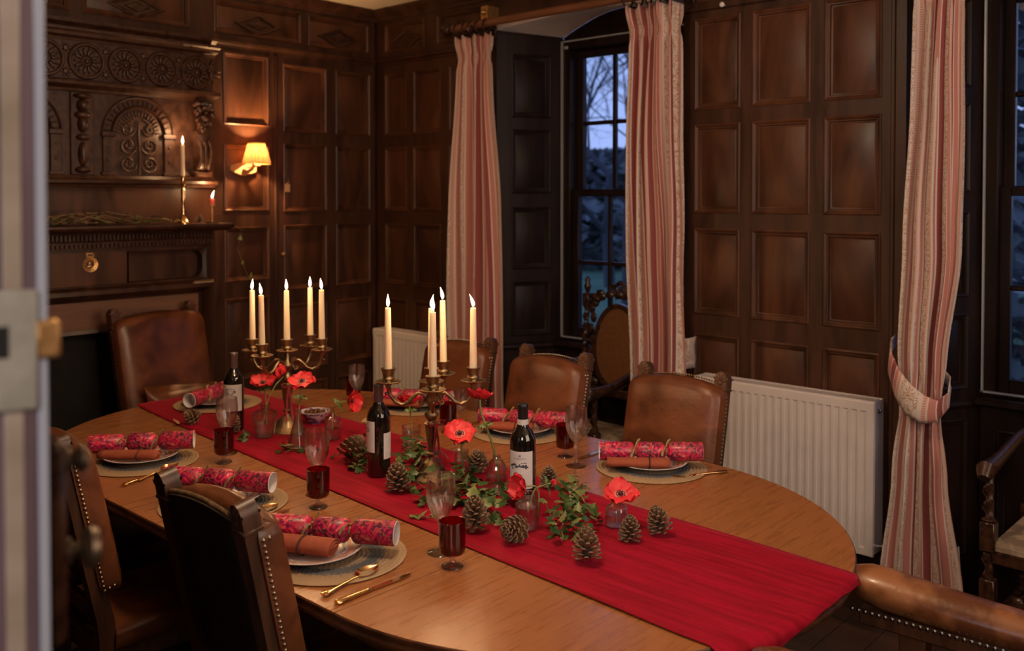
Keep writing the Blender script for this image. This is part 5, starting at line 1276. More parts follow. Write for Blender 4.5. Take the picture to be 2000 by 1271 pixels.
# cut crystal wine glass
def wmod(a, z, r): return 1 - (.065 * abs(sin(9 * a + (z - .1) * 60)) + .065 * abs(sin(9 * a - (z - .1) * 60))) * max(0, min(1, (.150 - z) / .03)) * max(0, min(1, (z - .082) / .01))
q = MB(); outer = [(.0075, .080), (.014, .084), (.022, .094), (.029, .108), (.0345, .124), (.0372, .142), (.0375, .158), (.0362, .176), (.0345, .195)]
q.lathe(outer + [(.0337, .1955), (.0329, .195), (.0345, .176), (.0358, .158), (.0354, .142), (.0325, .124), (.0265, .108), (.018, .094), (.010, .090), (0, .089)], 90, None, lambda a, z, r: wmod(a, z, r) if True else 1); WBOWL = q.mesh('bowl', GLASS, 25)
q = MB(); q.lathe([(0, 0), (.034, 0), (.035, .0012), (.033, .003), (.016, .0055), (.007, .010), (.0045, .020), (.0042, .045), (.0055, .062), (.0090, .070), (.0070, .076), (.0075, .081), (0, .082)], 30, None, lambda a, z, r: 1 + (.06 * cos(6 * a) if .02 < z < .075 else 0)); WSTEM = q.mesh('stem', GLASS, 50)
def wine(label, x, y, z=ZT, s=1.0):
    t = thing('wine_glass', label, 'glass', (x, y, z), random.uniform(0, 1), 'cut crystal wine glasses'); t.scale = (s, s, s); put('bowl', WBOWL, t); put('stem', WSTEM, t); return t
ruby('ruby glass of the setting nearest the camera', 2.978, -2.200)
ruby('ruby glass by the runner beside the middle near-side cracker', 2.388, -2.165)
ruby('ruby glass by the far near-side cracker', 1.785, -2.112)
ruby('ruby glass behind the near candelabra', 2.05, -1.33)
ruby('ruby glass beside the cracker before the left window', 2.585, -1.285)
ruby('ruby glass at the far table side near the back radiator', 1.385, -1.26)
wine('cut crystal wine glass nearest the camera, behind its ruby glass', 2.893, -2.158)
wine('cut crystal wine glass behind the middle near-side ruby glass', 2.290, -2.098)
wine('cut crystal wine glass in front of the dog label bottle', 1.690, -2.045)
wine('cut crystal wine glass at the far table side near the back radiator', 1.465, -1.305, s=.92)
wine('cut crystal wine glass behind the near candelabra right arm', 2.025, -1.238, s=.72)
wine('cut crystal wine glass left of the radiator-side cracker', 2.680, -1.345)

# ------------------------------------------------------------------ wine bottles
def bottle(label, loc, rz, shoulder=.19, cap_m=CAPS, H_=.295, r=.0375):
    t = thing('wine_bottle', label, 'bottle', loc, rz)
    q = MB(); q.lathe([(0, .006), (.030, 0), (r - .001, .003), (r, .010), (r, shoulder), (r - .002, shoulder + .012), (r - .009, shoulder + .027), (.0175, shoulder + .040), (.0148, shoulder + .050), (.0145, H_ - .03)], 40); q.obj('glass_body', BOTTLE, t, 60)
    q = MB(); q.lathe([(.0150, H_ - .062), (.0153, H_ - .060), (.0150, H_ - .012), (.0158, H_ - .010), (.0158, H_ - .002), (.0145, H_), (0, H_)], 30); q.obj('capsule', cap_m, t, 50)
    return t
def label_patch(parent, name, r, a0, a1, z0, z1, m, n=16):
    q = MB(); q.rings([[(rr * cos(lerp(a0, a1, k / n)), rr * sin(lerp(a0, a1, k / n)), z) for k in range(n + 1)] for rr, z in ((r, z0), (r + .0004, z0), (r + .0004, z1), (r, z1))], False); return q.obj(name, m, parent, 60)
def bent(parent, name, strokes, r, ac, m, th=.0007):
    """flat print: strokes are (list of (u, z), half width) laid on the bottle"""
    q = MB()
    for pts, hw in strokes:
        L = []; R_ = []
        for i, (u, z) in enumerate(pts):
            a = Vector(pts[max(i - 1, 0)]); b_ = Vector(pts[min(i + 1, len(pts) - 1)]); d_ = (b_ - a); d_ = d_.normalized() if d_.length > 1e-9 else Vector((1, 0)); nn = Vector((-d_.y, d_.x)) * hw
            L.append((u + nn.x, z + nn.y)); R_.append((u - nn.x, z - nn.y))
        f = lambda p: (r * cos(ac + p[0] / r), r * sin(ac + p[0] / r), p[1])
        q.rings([[f(p) for p in L], [f(p) for p in R_]], False)
    return q.obj(name, m, parent, 0)
def text_on(parent, s_, size, r, ac, z, m, name='lettering', du=0.0):
    cu = bpy.data.curves.new(name, 'FONT'); cu.body = s_; cu.size = size; cu.align_x = 'CENTER'; cu.resolution_u = 3
    o = bpy.data.objects.new(name, cu); COL.objects.link(o); dg = bpy.context.evaluated_depsgraph_get(); dg.update()
    me = bpy.data.meshes.new_from_object(o.evaluated_get(dg)); bpy.data.objects.remove(o)
    for v in me.vertices:
        u, w = v.co.x + du, v.co.y; v.co = Vector((r * cos(ac + u / r), r * sin(ac + u / r), z + w))
    me.materials.clear(); me.materials.append(m); return put(name, me, parent)
rl = .0379
def facing(x, y): return math.atan2(CAMP.y - y, CAMP.x - x)
bA = bottle('dark wine bottle with dog portrait label at the far end of runner', (1.425, -1.860, ZT + .003), 0); fA = facing(1.425, -1.86) + rad(-8)
label_patch(bA, 'front_label', rl, fA - 1.08, fA + 1.0, .078, .178, LABELP)
ell = lambda cx, cz, a, b_, n=20, t0=0, t1=2 * pi: [(cx + a * cos(lerp(t0, t1, k / n)), cz + b_ * sin(lerp(t0, t1, k / n))) for k in range(n + 1)]
bent(bA, 'dog_drawing', [(ell(-.003, .153, .017, .011, 22, .4, 5.6), .0008), (ell(-.016, .152, .006, .010, 12), .0012), (ell(.011, .151, .005, .004), .001), (ell(.013, .152, .0015, .0012), .0018), ([(-.002, .158), (.002, .157)], .0012), ([(.0, .147), (.006, .145), (.011, .145)], .0006), ([(-.012, .142), (.002, .141)], .0012)], rl + .0007, fA - .12, INK)
bent(bA, 'printed_line', [([(-w / 2, z), (w / 2, z)], .0007) for w, z in ((.030, .130), (.024, .125), (.034, .113), (.018, .096))], rl + .0007, fA - .12, INKG)
bB = bottle('dark wine bottle with grey capsule showing two labels, mid table', (2.285, -1.858, ZT + .003), 0, .188); fB = facing(2.285, -1.858)
label_patch(bB, 'front_label', rl, fB - 2.15, fB - .34, .082, .180, LABELP); label_patch(bB, 'back_label', rl, fB + .42, fB + 1.5, .060, .142, LABELP)
bent(bB, 'printed_line', [([(-w / 2, z), (w / 2, z)], .0006) for w, z in ((.016, .128), (.014, .118), (.020, .112), (.020, .107), (.020, .1), (.018, .094), (.020, .088), (.019, .078), (.018, .073), (.019, .068))], rl + .0007, fB + .95, INKG)
bent(bB, 'printed_line', [([(-w / 2, z), (w / 2, z)], .0007) for w, z in ((.020, .128), (.026, .116), (.026, .109), (.018, .098), (.040, .089))] + [(ell(-.004, .152, .008, .006), .002)], rl + .0007, fB - 1.0, INKG)
bC = bottle('dark wine bottle with black capsule and white landscape label, near end', (2.818, -1.765, ZT + .003), 0, .190, CAPSB); fC = facing(2.818, -1.765)
label_patch(bC, 'front_label', rl, fC - 1.25, fC + .80, .060, .166, LABELP); label_patch(bC, 'neck_band', .0153, fC - 1.6, fC + 1.6, .236, .252, LABELP)
text_on(bC, 'PASERDA', .0085, rl + .0007, fC - .25, .143, INKG)
bent(bC, 'emblem', [([(-.004, .154), (0, .157), (.004, .154)], .0006), ([(-.003, .1525), (.003, .1525)], .0007), (ell(0, .1545, .0025, .002), .0004)], rl + .0007, fC - .25, INK)
random.seed(5)
bent(bC, 'ink_landscape', [([(u, z), (u + random.uniform(.003, .011), z + random.uniform(-.002, .002))], random.uniform(.0006, .0016)) for u, z in [(random.uniform(-.032, .018), random.gauss(.124, .0035)) for k in range(46)]], rl + .0007, fC - .22, INK)
text_on(bC, 'B', .007, rl + .0007, fC - .25, .100, INK, du=-.012); text_on(bC, 'M', .007, rl + .0007, fC - .25, .090, INK, du=-.014)
bent(bC, 'printed_line', [([(a, z), (a + w, z)], .0005) for a, w, z in ((-.016, .012, .085), (-.020, .024, .076), (-.020, .020, .072), (-.028, .008, .066))], rl + .0007, fC - .25, INKG)
bent(bC, 'band_print', [([(-w / 2, z), (w / 2, z)], .0005) for w, z in ((.016, .248), (.018, .2445), (.014, .241))], .0160, fC + .1, INKG)

# ------------------------------------------------------------------ candelabra with their candles
def candelabra(label, loc, arms, ribbon, rz=0):
    t = thing('candelabra', label, 'candelabra', loc, rz)
    q = MB(); q.lathe([(0, 0), (.066, 0), (.069, .004), (.066, .009), (.052, .016), (.044, .024), (.040, .036), (.030, .046), (.022, .054), (.013, .060), (.010, .066)], 40, None, lambda a, z, r: 1 + (.018 * cos(12 * a) if .01 < z < .058 else 0)); q.obj('foot', BRASS, t, 50)
    q = MB(); q.lathe([(.009, .062), (.010, .072), (.018, .077), (.018, .081), (.010, .085), (.0105, .092), (.015, .12), (.0195, .155), (.021, .168), (.024, .171), (.024, .175), (.017, .179), (.013, .184), (.021, .196), (.0225, .204), (.015, .214), (.010, .226), (.014, .236), (.021, .244), (.022, .252), (.014, .266), (.010, .282), (.009, .298)], 30, None, lambda a, z, r: 1 + (.035 * cos(10 * a) if .09 < z < .165 else 0)); q.obj('stem', BRASS, t, 50)
    cup = [(0, .300), (.010, .300), (.038, .304), (.0405, .308), (.039, .309), (.012, .306), (.011, .310), (.0185, .313), (.0200, .318), (.0165, .323), (.0165, .326), (.0185, .332), (.0205, .342), (.0232, .346), (.0232, .3485), (.0140, .3485), (.0136, .325), (0, .325)]
    q = MB(); q.lathe(cup, 36, None, lambda a, z, r: 1 + (.014 * cos(30 * a) if r > .036 and z < .3095 else 0)); CUPM = q.mesh('candle_cup', BRASS, 45)
    for ang, R_ in arms:
        A = RZ(ang); q = MB()
        q.tube([A @ Vector(p) for p in ((.012, 0, .250), (.026, 0, .268), (.042, 0, .270), (.058, 0, .258), (.074, 0, .240), (.094, 0, .232), (.114, 0, .242), (R_ - .006, 0, .264), (R_, 0, .288), (R_, 0, .302))], [.0075, .006, .006, .0065, .006, .006, .006, .006, .0075, .0135], 10)
        q.tube([A @ Vector(p) for p in ((.022, 0, .262), (.020, 0, .245), (.030, 0, .232), (.038, 0, .238), (.036, 0, .247))], [.005, .005, .0045, .004, .003], 8)
        q.ball(A @ Vector((R_ + .006, 0, .268)), .006, 8, 5); q.obj('arm', BRASS, t, 50)
        put('candle_cup', CUPM, t, (R_ * cos(ang), R_ * sin(ang), 0))
    put('candle_cup', CUPM, t, (0, 0, 0))
    if ribbon:
        q = MB()
        for s_, dy in ((1, .0), (-1, .004)):
            q.tube([(.025 * 1, 0, .176), (.030, .016 * s_, .188), (.030, .030 * s_, .186), (.029, .022 * s_, .172), (.025, 0, .174)], .0035, 6, True, .35)
            q.tube([(.026, .0, .174), (.031, .006 * s_, .13), (.033, .010 * s_, .08), (.048, .012 * s_, .045)], .0040, 6, True, .35)
        o = q.obj('ribbon_bow', RIBB, t, 60); o.rotation_euler = (0, 0, ribbon - rz)
    return t
RV = Vector((sin(YAW), cos(YAW))); aR = math.atan2(RV.y, RV.x)   # direction of the picture's right in plan
def dress(base, arms, names, group, Ls):
    x, y = base; spots = [(0, 0)] + [(R_ * cos(a), R_ * sin(a)) for a, R_ in arms]
    for (dx, dy), nm, (L, tl, ln) in zip(spots, names, Ls):
        candle(nm, (x + dx, y + dy, ZT + .003 + .3255), L, tilt=tl, lean=ln, group=group)
b1 = (2.430, -1.763); arms1 = [(aR + pi + .02, .136), (aR + rad(-83), .128), (aR + rad(77), .128), (aR + rad(6), .132)]
candelabra('brass five-light candelabra nearer the camera with red ribbon bow', (*b1, ZT + .003), arms1, facing(*b1) + .5)
dress(b1, arms1, ['ivory candle on the centre stem of the nearer candelabra', 'leftmost ivory candle of the nearer candelabra', 'ivory candle on the arm toward the camera of the nearer candelabra', 'ivory candle on the back right arm of the nearer candelabra', 'rightmost ivory candle of the nearer candelabra'], 'candles of the nearer candelabra',
      [(.212, (0, 0), (.006, .004)), (.214, (.012, .012), (0, 0)), (.215, (-.02, -.02), (.002, 0)), (.222, (-.03, -.05), (-.006, -.004)), (.212, (.012, .012), (-.010, -.008))])
b2 = (1.590, -1.732); arms2 = [(aR + pi - .06, .134), (aR + rad(-118), .134), (aR + rad(62), .134), (aR + rad(8), .130)]
candelabra('brass five-light candelabra at the far end with trailing red ribbon', (*b2, ZT + .003), arms2, facing(*b2) + .2)
dress(b2, arms2, ['ivory candle on the centre stem of the farther candelabra', 'leftmost ivory candle of the farther candelabra', 'leaning ivory candle second from left on the farther candelabra', 'ivory candle on the back right arm of the farther candelabra', 'rightmost ivory candle of the farther candelabra'], 'candles of the farther candelabra',
      [(.208, (.004, -.004), (-.002, 0)), (.208, (0, 0), (.003, .002)), (.205, (.045, .050), (-.004, -.003)), (.208, (.018, .02), (0, 0)), (.210, (.022, .022), (-.004, -.002))])

# ------------------------------------------------------------------ vases, flowers, bowl, cones, ivy
def vase(label, loc, prof, n=40, mod=None, m=GLASS, fill=None):
    t = thing('bud_vase', label, 'vase', (*loc, ZT + .0035), 0)
    q = MB(); q.lathe(prof, n, None, mod); q.obj('glass_body', m, t, 45)
    if fill:
        z0, z1, rr = fill; q = MB(); q.lathe([(0, z0), (rr * .92, z0), (rr, lerp(z0, z1, .3)), (rr, z1), (0, z1)], 28); q.obj('water', WATER, t, 40)
    return t
def shell(outer, th=.0022): 
    inn = [(max(r - th, .0005), z + (th if i == 0 else 0)) for i, (r, z) in enumerate(outer)][::-1]; return [(0, outer[0][1])] + outer + inn[0:-1] + [(max(outer[0][0] - th, .001), outer[0][1] + th * 1.6), (0, outer[0][1] + th * 1.6)]
rib = lambda n, d_: (lambda a, z, r: 1 + d_ * cos(n * a))
vase('bulbous cut-glass vase with a narrow neck on far runner end', (1.610, -1.842), shell([(.026, 0), (.032, .006), (.040, .045), (.045, .078), (.043, .092), (.028, .100), (.019, .104), (.0175, .118), (.021, .122)]), 48, lambda a, z, r: 1 + .03 * sin(12 * a + z * 90) * sin(12 * a - z * 90) if .005 < z < .09 else 1, fill=(.005, .055, .036))
vase('conical clear flask vase with a thin neck', (1.832, -1.852), shell([(.034, 0), (.037, .006), (.034, .022), (.024, .060), (.015, .095), (.0105, .118), (.0105, .135), (.0135, .140)]), 40, rib(14, .02), fill=(.005, .05, .027))
vase('small ribbed cylindrical bottle vase beside the china bowl', (1.822, -1.695), shell([(.028, 0), (.030, .005), (.030, .070), (.027, .080), (.012, .088), (.0085, .096), (.0085, .116), (.0115, .120)]), 48, rib(20, .02), fill=(.004, .042, .026))
vase('small cut tumbler vase behind the middle bottle', (2.138, -1.59), shell([(.027, 0), (.030, .004), (.033, .060), (.034, .085)]), 48, lambda a, z, r: 1 + .03 * sin(10 * a + z * 120) * sin(10 * a - z * 120) if z < .06 else 1, fill=(.005, .062, .029))
vase('slender tube vase right of the near candelabra', (2.536, -1.735), shell([(.019, 0), (.022, .010), (.018, .03), (.022, .045), (.021, .085), (.019, .095), (.023, .102)]), 36, rib(10, .025), fill=(.004, .07, .017))
vase('ribbed domed bottle vase left of the landscape-label bottle', (2.683, -1.732), shell([(.031, 0), (.033, .006), (.032, .050), (.029, .080), (.019, .098), (.0125, .104), (.0115, .112), (.014, .115)]), 48, rib(18, .022), fill=(.005, .05, .027))
vase('round tumbler vase in front of the landscape-label bottle', (2.950, -1.893), shell([(.028, 0), (.030, .005), (.033, .055), (.034, .068), (.026, .076), (.0205, .080), (.0205, .092), (.024, .096)]), 48, lambda a, z, r: 1 + .02 * sin(9 * a + z * 100) * sin(9 * a - z * 100) if z < .066 else 1, fill=(.005, .060, .029))
vase('little ribbed square-shouldered bottle vase on near runner', (3.115, -1.717), shell([(.028, 0), (.0305, .004), (.0305, .040), (.027, .054), (.015, .062), (.0105, .066), (.0105, .076), (.014, .079)]), 40, rib(12, .03), fill=(.005, .034, .027))

# anemone parts
def petal_mesh():
    q = MB(); rs = []; n = 8
    for i in range(9):
        t = i / 8; w = .0225 * sin(pi * min(1, .16 + .74 * t)) ** .75 * (1 if t < .9 else .9); row = []
        for j in range(n + 1):
            s_ = -1 + 2 * j / n; row.append((.004 + .034 * t - .004 * s_ * s_ * t, w * s_, .003 + .010 * t ** 1.6 + .004 * s_ * s_ * t + .0022 * sin(5 * s_ + 6 * t)))
        rs.append(row)
    q.rings(rs, False); return q.mesh('petal', PETAL, 0)
PET = petal_mesh(); PET.polygons.foreach_set('use_smooth', [True] * len(PET.polygons))
q = MB(); q.ball((0, 0, .006), (.0060, .0060, .0055), 12, 7)
for k in range(30): a = k * 2.4; q.ball((.0094 * cos(a), .0094 * sin(a), .0055 + .002 * sin(k * 1.7)), .0013, 5, 4)
HRT = q.mesh('heart', HEART); q = MB(); q.lathe([(.0, .0048), (.013, .0056), (.0145, .0052)], 20); EYEM = q.mesh('eye_ring', EYE)
def ruff_mesh():
    q = MB()
    for k in range(9):
        A = RZ(2 * pi * k / 9 + .2 * sin(k * 3)); L = .030 + .007 * sin(k * 2.3)
        for s_ in (-1, 0, 1):
            B = A @ RZ(.34 * s_); q.add([B @ Vector(p) for p in ((.004, -.0015, 0), (L * .55, -.0038, .001 - .003 * s_), (L * (1 - .15 * abs(s_)), 0, -.004), (L * .55, .0038, .001), (.004, .0015, 0))], [(0, 1, 3, 4), (1, 2, 3)])
    return q.mesh('leaf_ruff', RUFF, 0)
RUF = ruff_mesh()
def anemone(label, path, face, open_=0.0, ruff_at=.72, s=1.0, thick=.0022):
    """path: stem points in room coordinates (bottom to flower); face: direction the flower looks"""
    P = [Vector(p) for p in path]; t = thing('anemone', label, 'flower', P[0]); o_ = P[0]
    sm = MB(); pts = []
    for i in range(len(P) - 1):
        for k in range(4): pts.append(P[i].lerp(P[i + 1], k / 4))
    pts.append(P[-1]); sm_pts = [pts[0]] + [(pts[i - 1] + pts[i] * 2 + pts[i + 1]) / 4 for i in range(1, len(pts) - 1)] + [pts[-1]]
    sm.tube([p - o_ for p in sm_pts], thick, 8); sm.obj('stem', GSTEM, t, 60)
    Q = Vector(face).normalized().to_track_quat('Z', 'Y').to_matrix().to_4x4(); rnd = random.Random(len(label) * 7 + int(P[0].x * 100))
    def place(o, extra=Matrix.Identity(4)): o.matrix_local = T(P[-1] - o_) @ Q @ S3(s, s, s) @ extra
    for k in range(7):
        o = put('petal', PET, t); sc_ = (1.0 if k % 2 else 1.06) * rnd.uniform(.92, 1.06)
        place(o, RZ(2 * pi * k / 7 + rnd.uniform(-.12, .12)) @ RY(-rad(open_ + rnd.uniform(-8, 8)) + (.10 if k % 2 else 0)) @ T((0, 0, .0006 * (k % 2))) @ S3(sc_, sc_ * rnd.uniform(.9, 1.1), sc_))
    place(put('heart', HRT, t)); place(put('eye_ring', EYEM, t))
    if ruff_at:
        i = int(ruff_at * (len(sm_pts) - 1)); p = sm_pts[i]; d_ = (sm_pts[min(i + 1, len(sm_pts) - 1)] - sm_pts[i - 1]).normalized(); o = put('leaf_ruff', RUF, t); o.matrix_local = T(p - o_) @ d_.to_track_quat('Z', 'Y').to_matrix().to_4x4() @ S3(1.05, 1.05, 1.05)
    return t
toC = lambda x, y, up: (CAMP.x - x, CAMP.y - y, up)
Rx, Ry = RV.x, RV.y
def rel(b_, lat, z, dep=0.0): return (b_[0] + Rx * lat - cos(YAW) * dep, b_[1] + Ry * lat + sin(YAW) * dep, z)
v = (1.610, -1.842); anemone('red anemone in the bulbous cut-glass vase, facing up', [rel(v, .006, .80), rel(v, .004, .87), rel(v, .0, .925), rel(v, -.008, .950)], toC(*v, 8.5), 4, .80, 1.20)
anemone('red anemone leaning behind, left of far candelabra stem', [rel(v, -.006, .80), rel(v, .0, .87, .01), rel(v, .03, .94, .03), rel(v, .056, .968, .05)], (-.4, -.3, .5), 40, 0, 1.15)
v = (1.832, -1.852); anemone('red anemone in the conical flask, flat open bloom', [rel(v, .0, .79), rel(v, .002, .86), rel(v, .010, .94), rel(v, .016, .988)], toC(v[0] + 1, v[1] + .6, 6.0), -2, .72, 1.20)
v = (1.822, -1.695); anemone('red anemone hanging sideways from the small ribbed bottle', [rel(v, .0, .79), rel(v, .002, .868), rel(v, .030, .892), rel(v, .066, .896)], (Rx * .9 + .67 * .5, Ry * .9 - .74 * .5, -.05), 14, .62, 1.15)
v = (2.138, -1.59); anemone('red anemone in the small cut tumbler behind the middle bottle', [rel(v, .004, .79), rel(v, .0, .84), rel(v, -.004, .89), rel(v, -.008, .912)], (-.3, .3, 1), 18, .75, 1.15)
v = (2.536, -1.735); anemone('large red anemone with dark centre in the slender tube vase', [rel(v, .0, .77), rel(v, .004, .83), rel(v, .0, .875), rel(v, -.006, .902)], toC(*v, 5.2), -4, .78, 1.28, .003)
v = (2.683, -1.732); anemone('tall curved-stem red anemone in the ribbed domed bottle', [rel(v, .008, .765), rel(v, .002, .84), rel(v, -.012, .90), rel(v, -.034, .96), rel(v, -.048, 1.0), rel(v, -.050, 1.034)], (-.2, .25, 1), 12, .62, 1.15, .0034)
v = (2.950, -1.893); anemone('red anemone tipping left out of the round tumbler vase', [rel(v, .028, .79), rel(v, .030, .85), rel(v, .020, .872, -.01), rel(v, -.008, .874, -.02)], (-Rx * .9 + .67 * .45, -Ry * .9 - .74 * .45, .12), 26, 0, 1.15)
o_ = put('leaf_ruff', RUF, None); v = (2.950, -1.893)
bpy.data.objects.remove(o_)
anemone('green-ruffed red anemone bud lying right of the tumbler vase', [rel(v, .0, .80), rel(v, .018, .862), rel(v, .050, .872), rel(v, .062, .876)], (Rx, Ry, .3), 70, .80, .35)
v = (3.115, -1.717); anemone('red anemone in the little ribbed bottle, open toward camera', [rel(v, .0, .765), rel(v, .002, .80), rel(v, .006, .825), rel(v, .010, .836)], toC(*v, 4.6), 0, 0, 1.20)

bw = thing('china_bowl', 'small blue and white china bowl of nuts by far candelabra', 'bowl', (1.568, -1.592, ZT + .0035))
q = MB(); q.lathe([(0, 0), (.024, 0), (.025, .005), (.034, .012), (.049, .030), (.057, .046), (.058, .048), (.056, .048), (.047, .032), (.033, .016), (0, .012)], 44); q.obj('bowl_body', CHINA, bw, 50)
q = MB(); q.lathe([(.0582, .0462), (.0590, .0485), (.0565, .0490), (.0555, .0470)], 44); q.obj('rim', CHINAW, bw)
random.seed(2)
nm_ = MB(); nm_.ball((0, 0, 0), (.009, .007, .0065), 10, 6); NUTM = nm_.mesh('nut', NUT)
for k in range(16):
    a = k * 2.4; r = .041 * sqrt((k + .5) / 16); o = put('nut', NUTM, None, (1.568 + r * cos(a), -1.592 + r * sin(a), ZT + .046 + .006 * (1 - r / .041)), (random.random(), random.random(), a)); tag(o, 'brown shelled nut heaped in the small china bowl', 'nut', 'nuts in the china bowl')

# pine cones
def cone_scale():
    q = MB(); q.rings([[(-.0015, 0, 0), (.0015, 0, 0), (.0012, 0, .0012), (-.0012, 0, .0012)], [(-.0050, .010, .0005), (.0050, .010, .0005), (.0040, .010, .0022), (-.0040, .010, .0022)], [(-.0062, .0165, .0012), (.0062, .0165, .0012), (.0045, .0165, .0048), (-.0045, .0165, .0048)], [(-.0035, .0205, .0030), (.0035, .0205, .0030), (.0022, .0200, .0056), (-.0022, .0200, .0056)]], True, True, True)
    return q.mesh('scale', CONE, 50)
SCL = cone_scale()
def scale_mats(h, w, n):
    out = []
    for k in range(n):
        t = (k + .5) / n; a = k * 2.39996; z = h * (.10 + .80 * t); rr = w * .16 * (1 - t) + .0015; env = sin(pi * (.20 + .66 * t)) ** .8
        tilt = lerp(-12, 68, t ** 1.15); s_ = (.62 + .62 * env) * w / .056
        out.append(T((0, 0, z)) @ RZ(a) @ T((0, rr, 0)) @ RX(rad(tilt)) @ S3(s_, s_ * (1.05), s_))
    return out
def pine_cone(label, x, y, h=.06, w=.055, tilt=(0, 0), single=True, n=58, z=ZT + .004, grp='pine cones along the runner'):
    t = thing('pine_cone', label, 'pine cone', (x, y, z + w * .30 * abs(sin(tilt[0])) + w * .3 * abs(sin(tilt[1]))), 0, grp); t.rotation_euler = (tilt[0], tilt[1], x * 40)
    q = MB(); q.lathe([(0, .004), (w * .16, .006), (w * .20, h * .3), (w * .12, h * .7), (.002, h * .92), (0, h * .93)], 12); q.obj('core', CONED, t)
    ms = scale_mats(h, w, n)
    if single:
        for m_ in ms: put('scale', SCL, t).matrix_local = m_
    else:
        q = MB(); vs_ = [v_.co.copy() for v_ in SCL.vertices]; fs_ = [list(p.vertices) for p in SCL.polygons]
        for m_ in ms: q.add([m_ @ v_ for v_ in vs_], fs_)
        stuff(q.obj('scale_cluster', CONE, t))
    return t
pine_cone('pine cone closest to the camera on the runner', 3.213, -1.975, .066, .060, (.15, .25))
pine_cone('pine cone right of the little ribbed bottle', 3.203, -1.783, .056, .050, (0, -.1))
pine_cone('rightmost pine cone at the runner edge', 3.242, -1.690, .058, .056, (.1, .3))
pine_cone('pine cone lying against the round tumbler vase', 2.985, -1.965, .062, .060, (1.25, .5))
pine_cone('upright pine cone beside the nearest ruby glass', 2.855, -1.992, .080, .064, (.2, -.15))
pine_cone('pine cone at the foot of the middle bottle', 2.462, -1.925, .070, .066, (.1, .1))
pine_cone('large pine cone behind the middle wine glass', 2.135, -1.870, .074, .078, (.9, -.5))
pine_cone('pine cone behind the slender tube vase', 2.50, -1.615, .060, .056, (.3, .3), False)
pine_cone('pine cone right of the landscape-label bottle', 2.768, -1.590, .060, .048, (-.2, 0), False)
pine_cone('pine cone in front of the far cracker on the runner end', 1.245, -1.905, .052, .056, (1.0, 0), False)
pine_cone('pine cone leaning at the base of the dog label bottle', 1.480, -1.905, .058, .052, (.2, .2), False)
pine_cone('small pine cone on the mantel between the two candles', .20, -1.325, .038, .036, (.2, 0), False, 40, 1.506, 'mantel ornaments')

# ivy: sprays of stems with separate leaves
def ivy_leaf(m, nm='leaf'):
    out = [(0, 0), (.010, -.003), (.014, .004), (.009, .010), (.013, .016), (.006, .019), (0, .030), (-.006, .019), (-.013, .016), (-.009, .010), (-.014, .004), (-.010, -.003)]
    q = MB(); vs_ = [(x, y, -.012 * abs(x) / .014 * .35 - .06 * max(0, y - .012) * .6) for x, y in out] + [(0, .010, .0018)]
    q.add(vs_, [(12, k, (k + 1) % 12) for k in range(12)]); return q.mesh(nm, m, 60)
IVL = [ivy_leaf(IVY), ivy_leaf(IVYL), ivy_leaf(IVY)]
def ivy(label, runs, leaves, seed, smin=.8, smax=1.35, lt=.35, zmax=.055):
    rnd = random.Random(seed); t = thing('ivy_spray', label, 'ivy', (*runs[0][0][:2], ZT + .004), 0, None); o_ = Vector(t.location)
    sm = MB(); allp = []
    for r in runs:
        P = [Vector((p[0], p[1], ZT + .004 + (p[2] if len(p) > 2 else rnd.uniform(.006, .03)))) for p in r]; pts = []
        for i in range(len(P) - 1):
            for k in range(6):
                f_ = k / 6; p = P[i].lerp(P[i + 1], f_); p += Vector((rnd.uniform(-1, 1), rnd.uniform(-1, 1), rnd.uniform(-.2, .8))) * .004; pts.append(p)
        pts.append(P[-1]); sm.tube([p - o_ for p in pts], .0018, 6); allp += pts
    sm.obj('stem', STEM, t, 60)
    for k in range(leaves):
        p = rnd.choice(allp) + Vector((rnd.uniform(-1, 1) * .032, rnd.uniform(-1, 1) * .032, 0)); p.z = ZT + .010 + rnd.random() ** 1.3 * zmax
        o = put('leaf', IVL[1] if rnd.random() < lt else IVL[0], t); s_ = rnd.uniform(smin, smax)
        o.matrix_local = T(p - o_) @ RZ(rnd.uniform(0, 6.28)) @ RX(rnd.uniform(-.75, .75)) @ RY(rnd.uniform(-.6, .6)) @ S3(s_, s_, s_)
    return t
ivy('ivy spray around the large cone left of the middle bottle', [[(2.02, -1.83), (2.10, -1.82), (2.20, -1.80), (2.24, -1.77)], [(2.05, -1.70), (2.12, -1.76), (2.18, -1.84), (2.20, -1.89)]], 46, 1, .8, 1.3, .3)
ivy('dense ivy behind the middle bottle and around the tumbler vase', [[(2.22, -1.68, .03), (2.30, -1.70, .05), (2.36, -1.74, .03)], [(2.16, -1.64, .05), (2.26, -1.62, .06), (2.40, -1.66, .03)], [(2.33, -1.80, .02), (2.40, -1.84, .02), (2.45, -1.80, .03)]], 62, 2, .8, 1.3, .35, .075)
ivy('ivy spray wrapped round the foot of the near candelabra', [[(2.40, -1.87, .02), (2.50, -1.88, .02), (2.58, -1.90, .015), (2.62, -1.95, .01)], [(2.46, -1.68, .03), (2.56, -1.72, .04), (2.62, -1.80, .03)], [(2.54, -1.80, .02), (2.60, -1.86, .02)]], 74, 3, .85, 1.4, .22, .06)
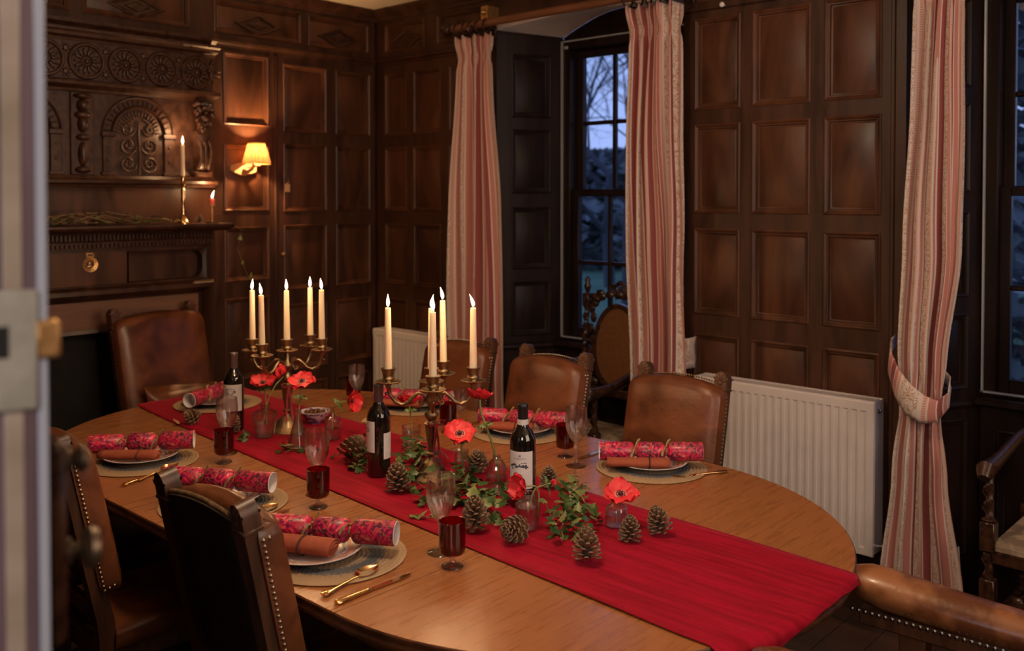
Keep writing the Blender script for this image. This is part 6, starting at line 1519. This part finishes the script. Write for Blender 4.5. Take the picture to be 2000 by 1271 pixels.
ivy('ivy spray between the nearest wine glass and ribbed bottle vase', [[(2.64, -1.90, .03), (2.72, -1.88, .035), (2.80, -1.90, .02), (2.88, -1.92, .01)], [(2.68, -1.84, .04), (2.76, -1.80, .03)]], 46, 4, .95, 1.65, .2, .06)
ivy('trailing ivy spray right of the landscape-label bottle', [[(2.86, -1.66, .03), (2.92, -1.66, .05), (2.99, -1.70, .03), (3.05, -1.74, .02), (3.07, -1.82, .012), (3.10, -1.86, .01)], [(2.80, -1.50, .03), (2.84, -1.56, .06), (2.90, -1.62, .05)], [(2.94, -1.72, .03), (2.99, -1.78, .02), (3.04, -1.86, .01), (3.09, -1.92, .01)], [(2.90, -1.76, .02), (2.99, -1.84, .015)]], 96, 5, .75, 1.35, .5, .05)
ivy('small ivy sprig in front of the conical flask', [[(1.79, -1.90, .01), (1.86, -1.89, .012), (1.92, -1.86, .012)]], 14, 6, .8, 1.1, .5, .02)
ivy('single ivy sprig by the bulbous cut-glass vase', [[(1.56, -1.90, .01), (1.60, -1.905, .012)]], 4, 7, .8, 1.1, .3, .012)
ivy('short ivy twig on the runner left of the nearest wine glass', [[(2.66, -2.035, .006), (2.72, -2.03, .008), (2.77, -2.02, .008)]], 3, 8, .9, 1.2, .8, .004)

# two curled dry leaves, and leaves on the strand trailing from the mantel
DRYL = mat('dry_leaf', (0.30, 0.19, 0.08), (0.46, 0.32, 0.15), 0.6, scale=(60, 60, 60))
DLM = ivy_leaf(DRYL, 'dry_leaf')
for nm, x, y, rz in (('pale curled dry leaf on bare wood beside the far runner edge', 1.73, -1.47, .5), ('golden dry leaf on the runner by the far cracker', 1.21, -1.965, 2.2)):
    o = put('dry_leaf', DLM, None, (x, y, ZT + .012), (.5, .35, rz), 1.25); tag(o, nm, 'leaf')
st = bpy.data.objects['ivy_strand']
for p, s_ in (((.0, -.01, -.05), .9), ((-.08, .05, -.19), .8), ((-.088, .10, -.275), 1.5)):
    put('leaf', IVL[1], st, p, (1.3, .2, 1.2 + p[2] * 5), s_)
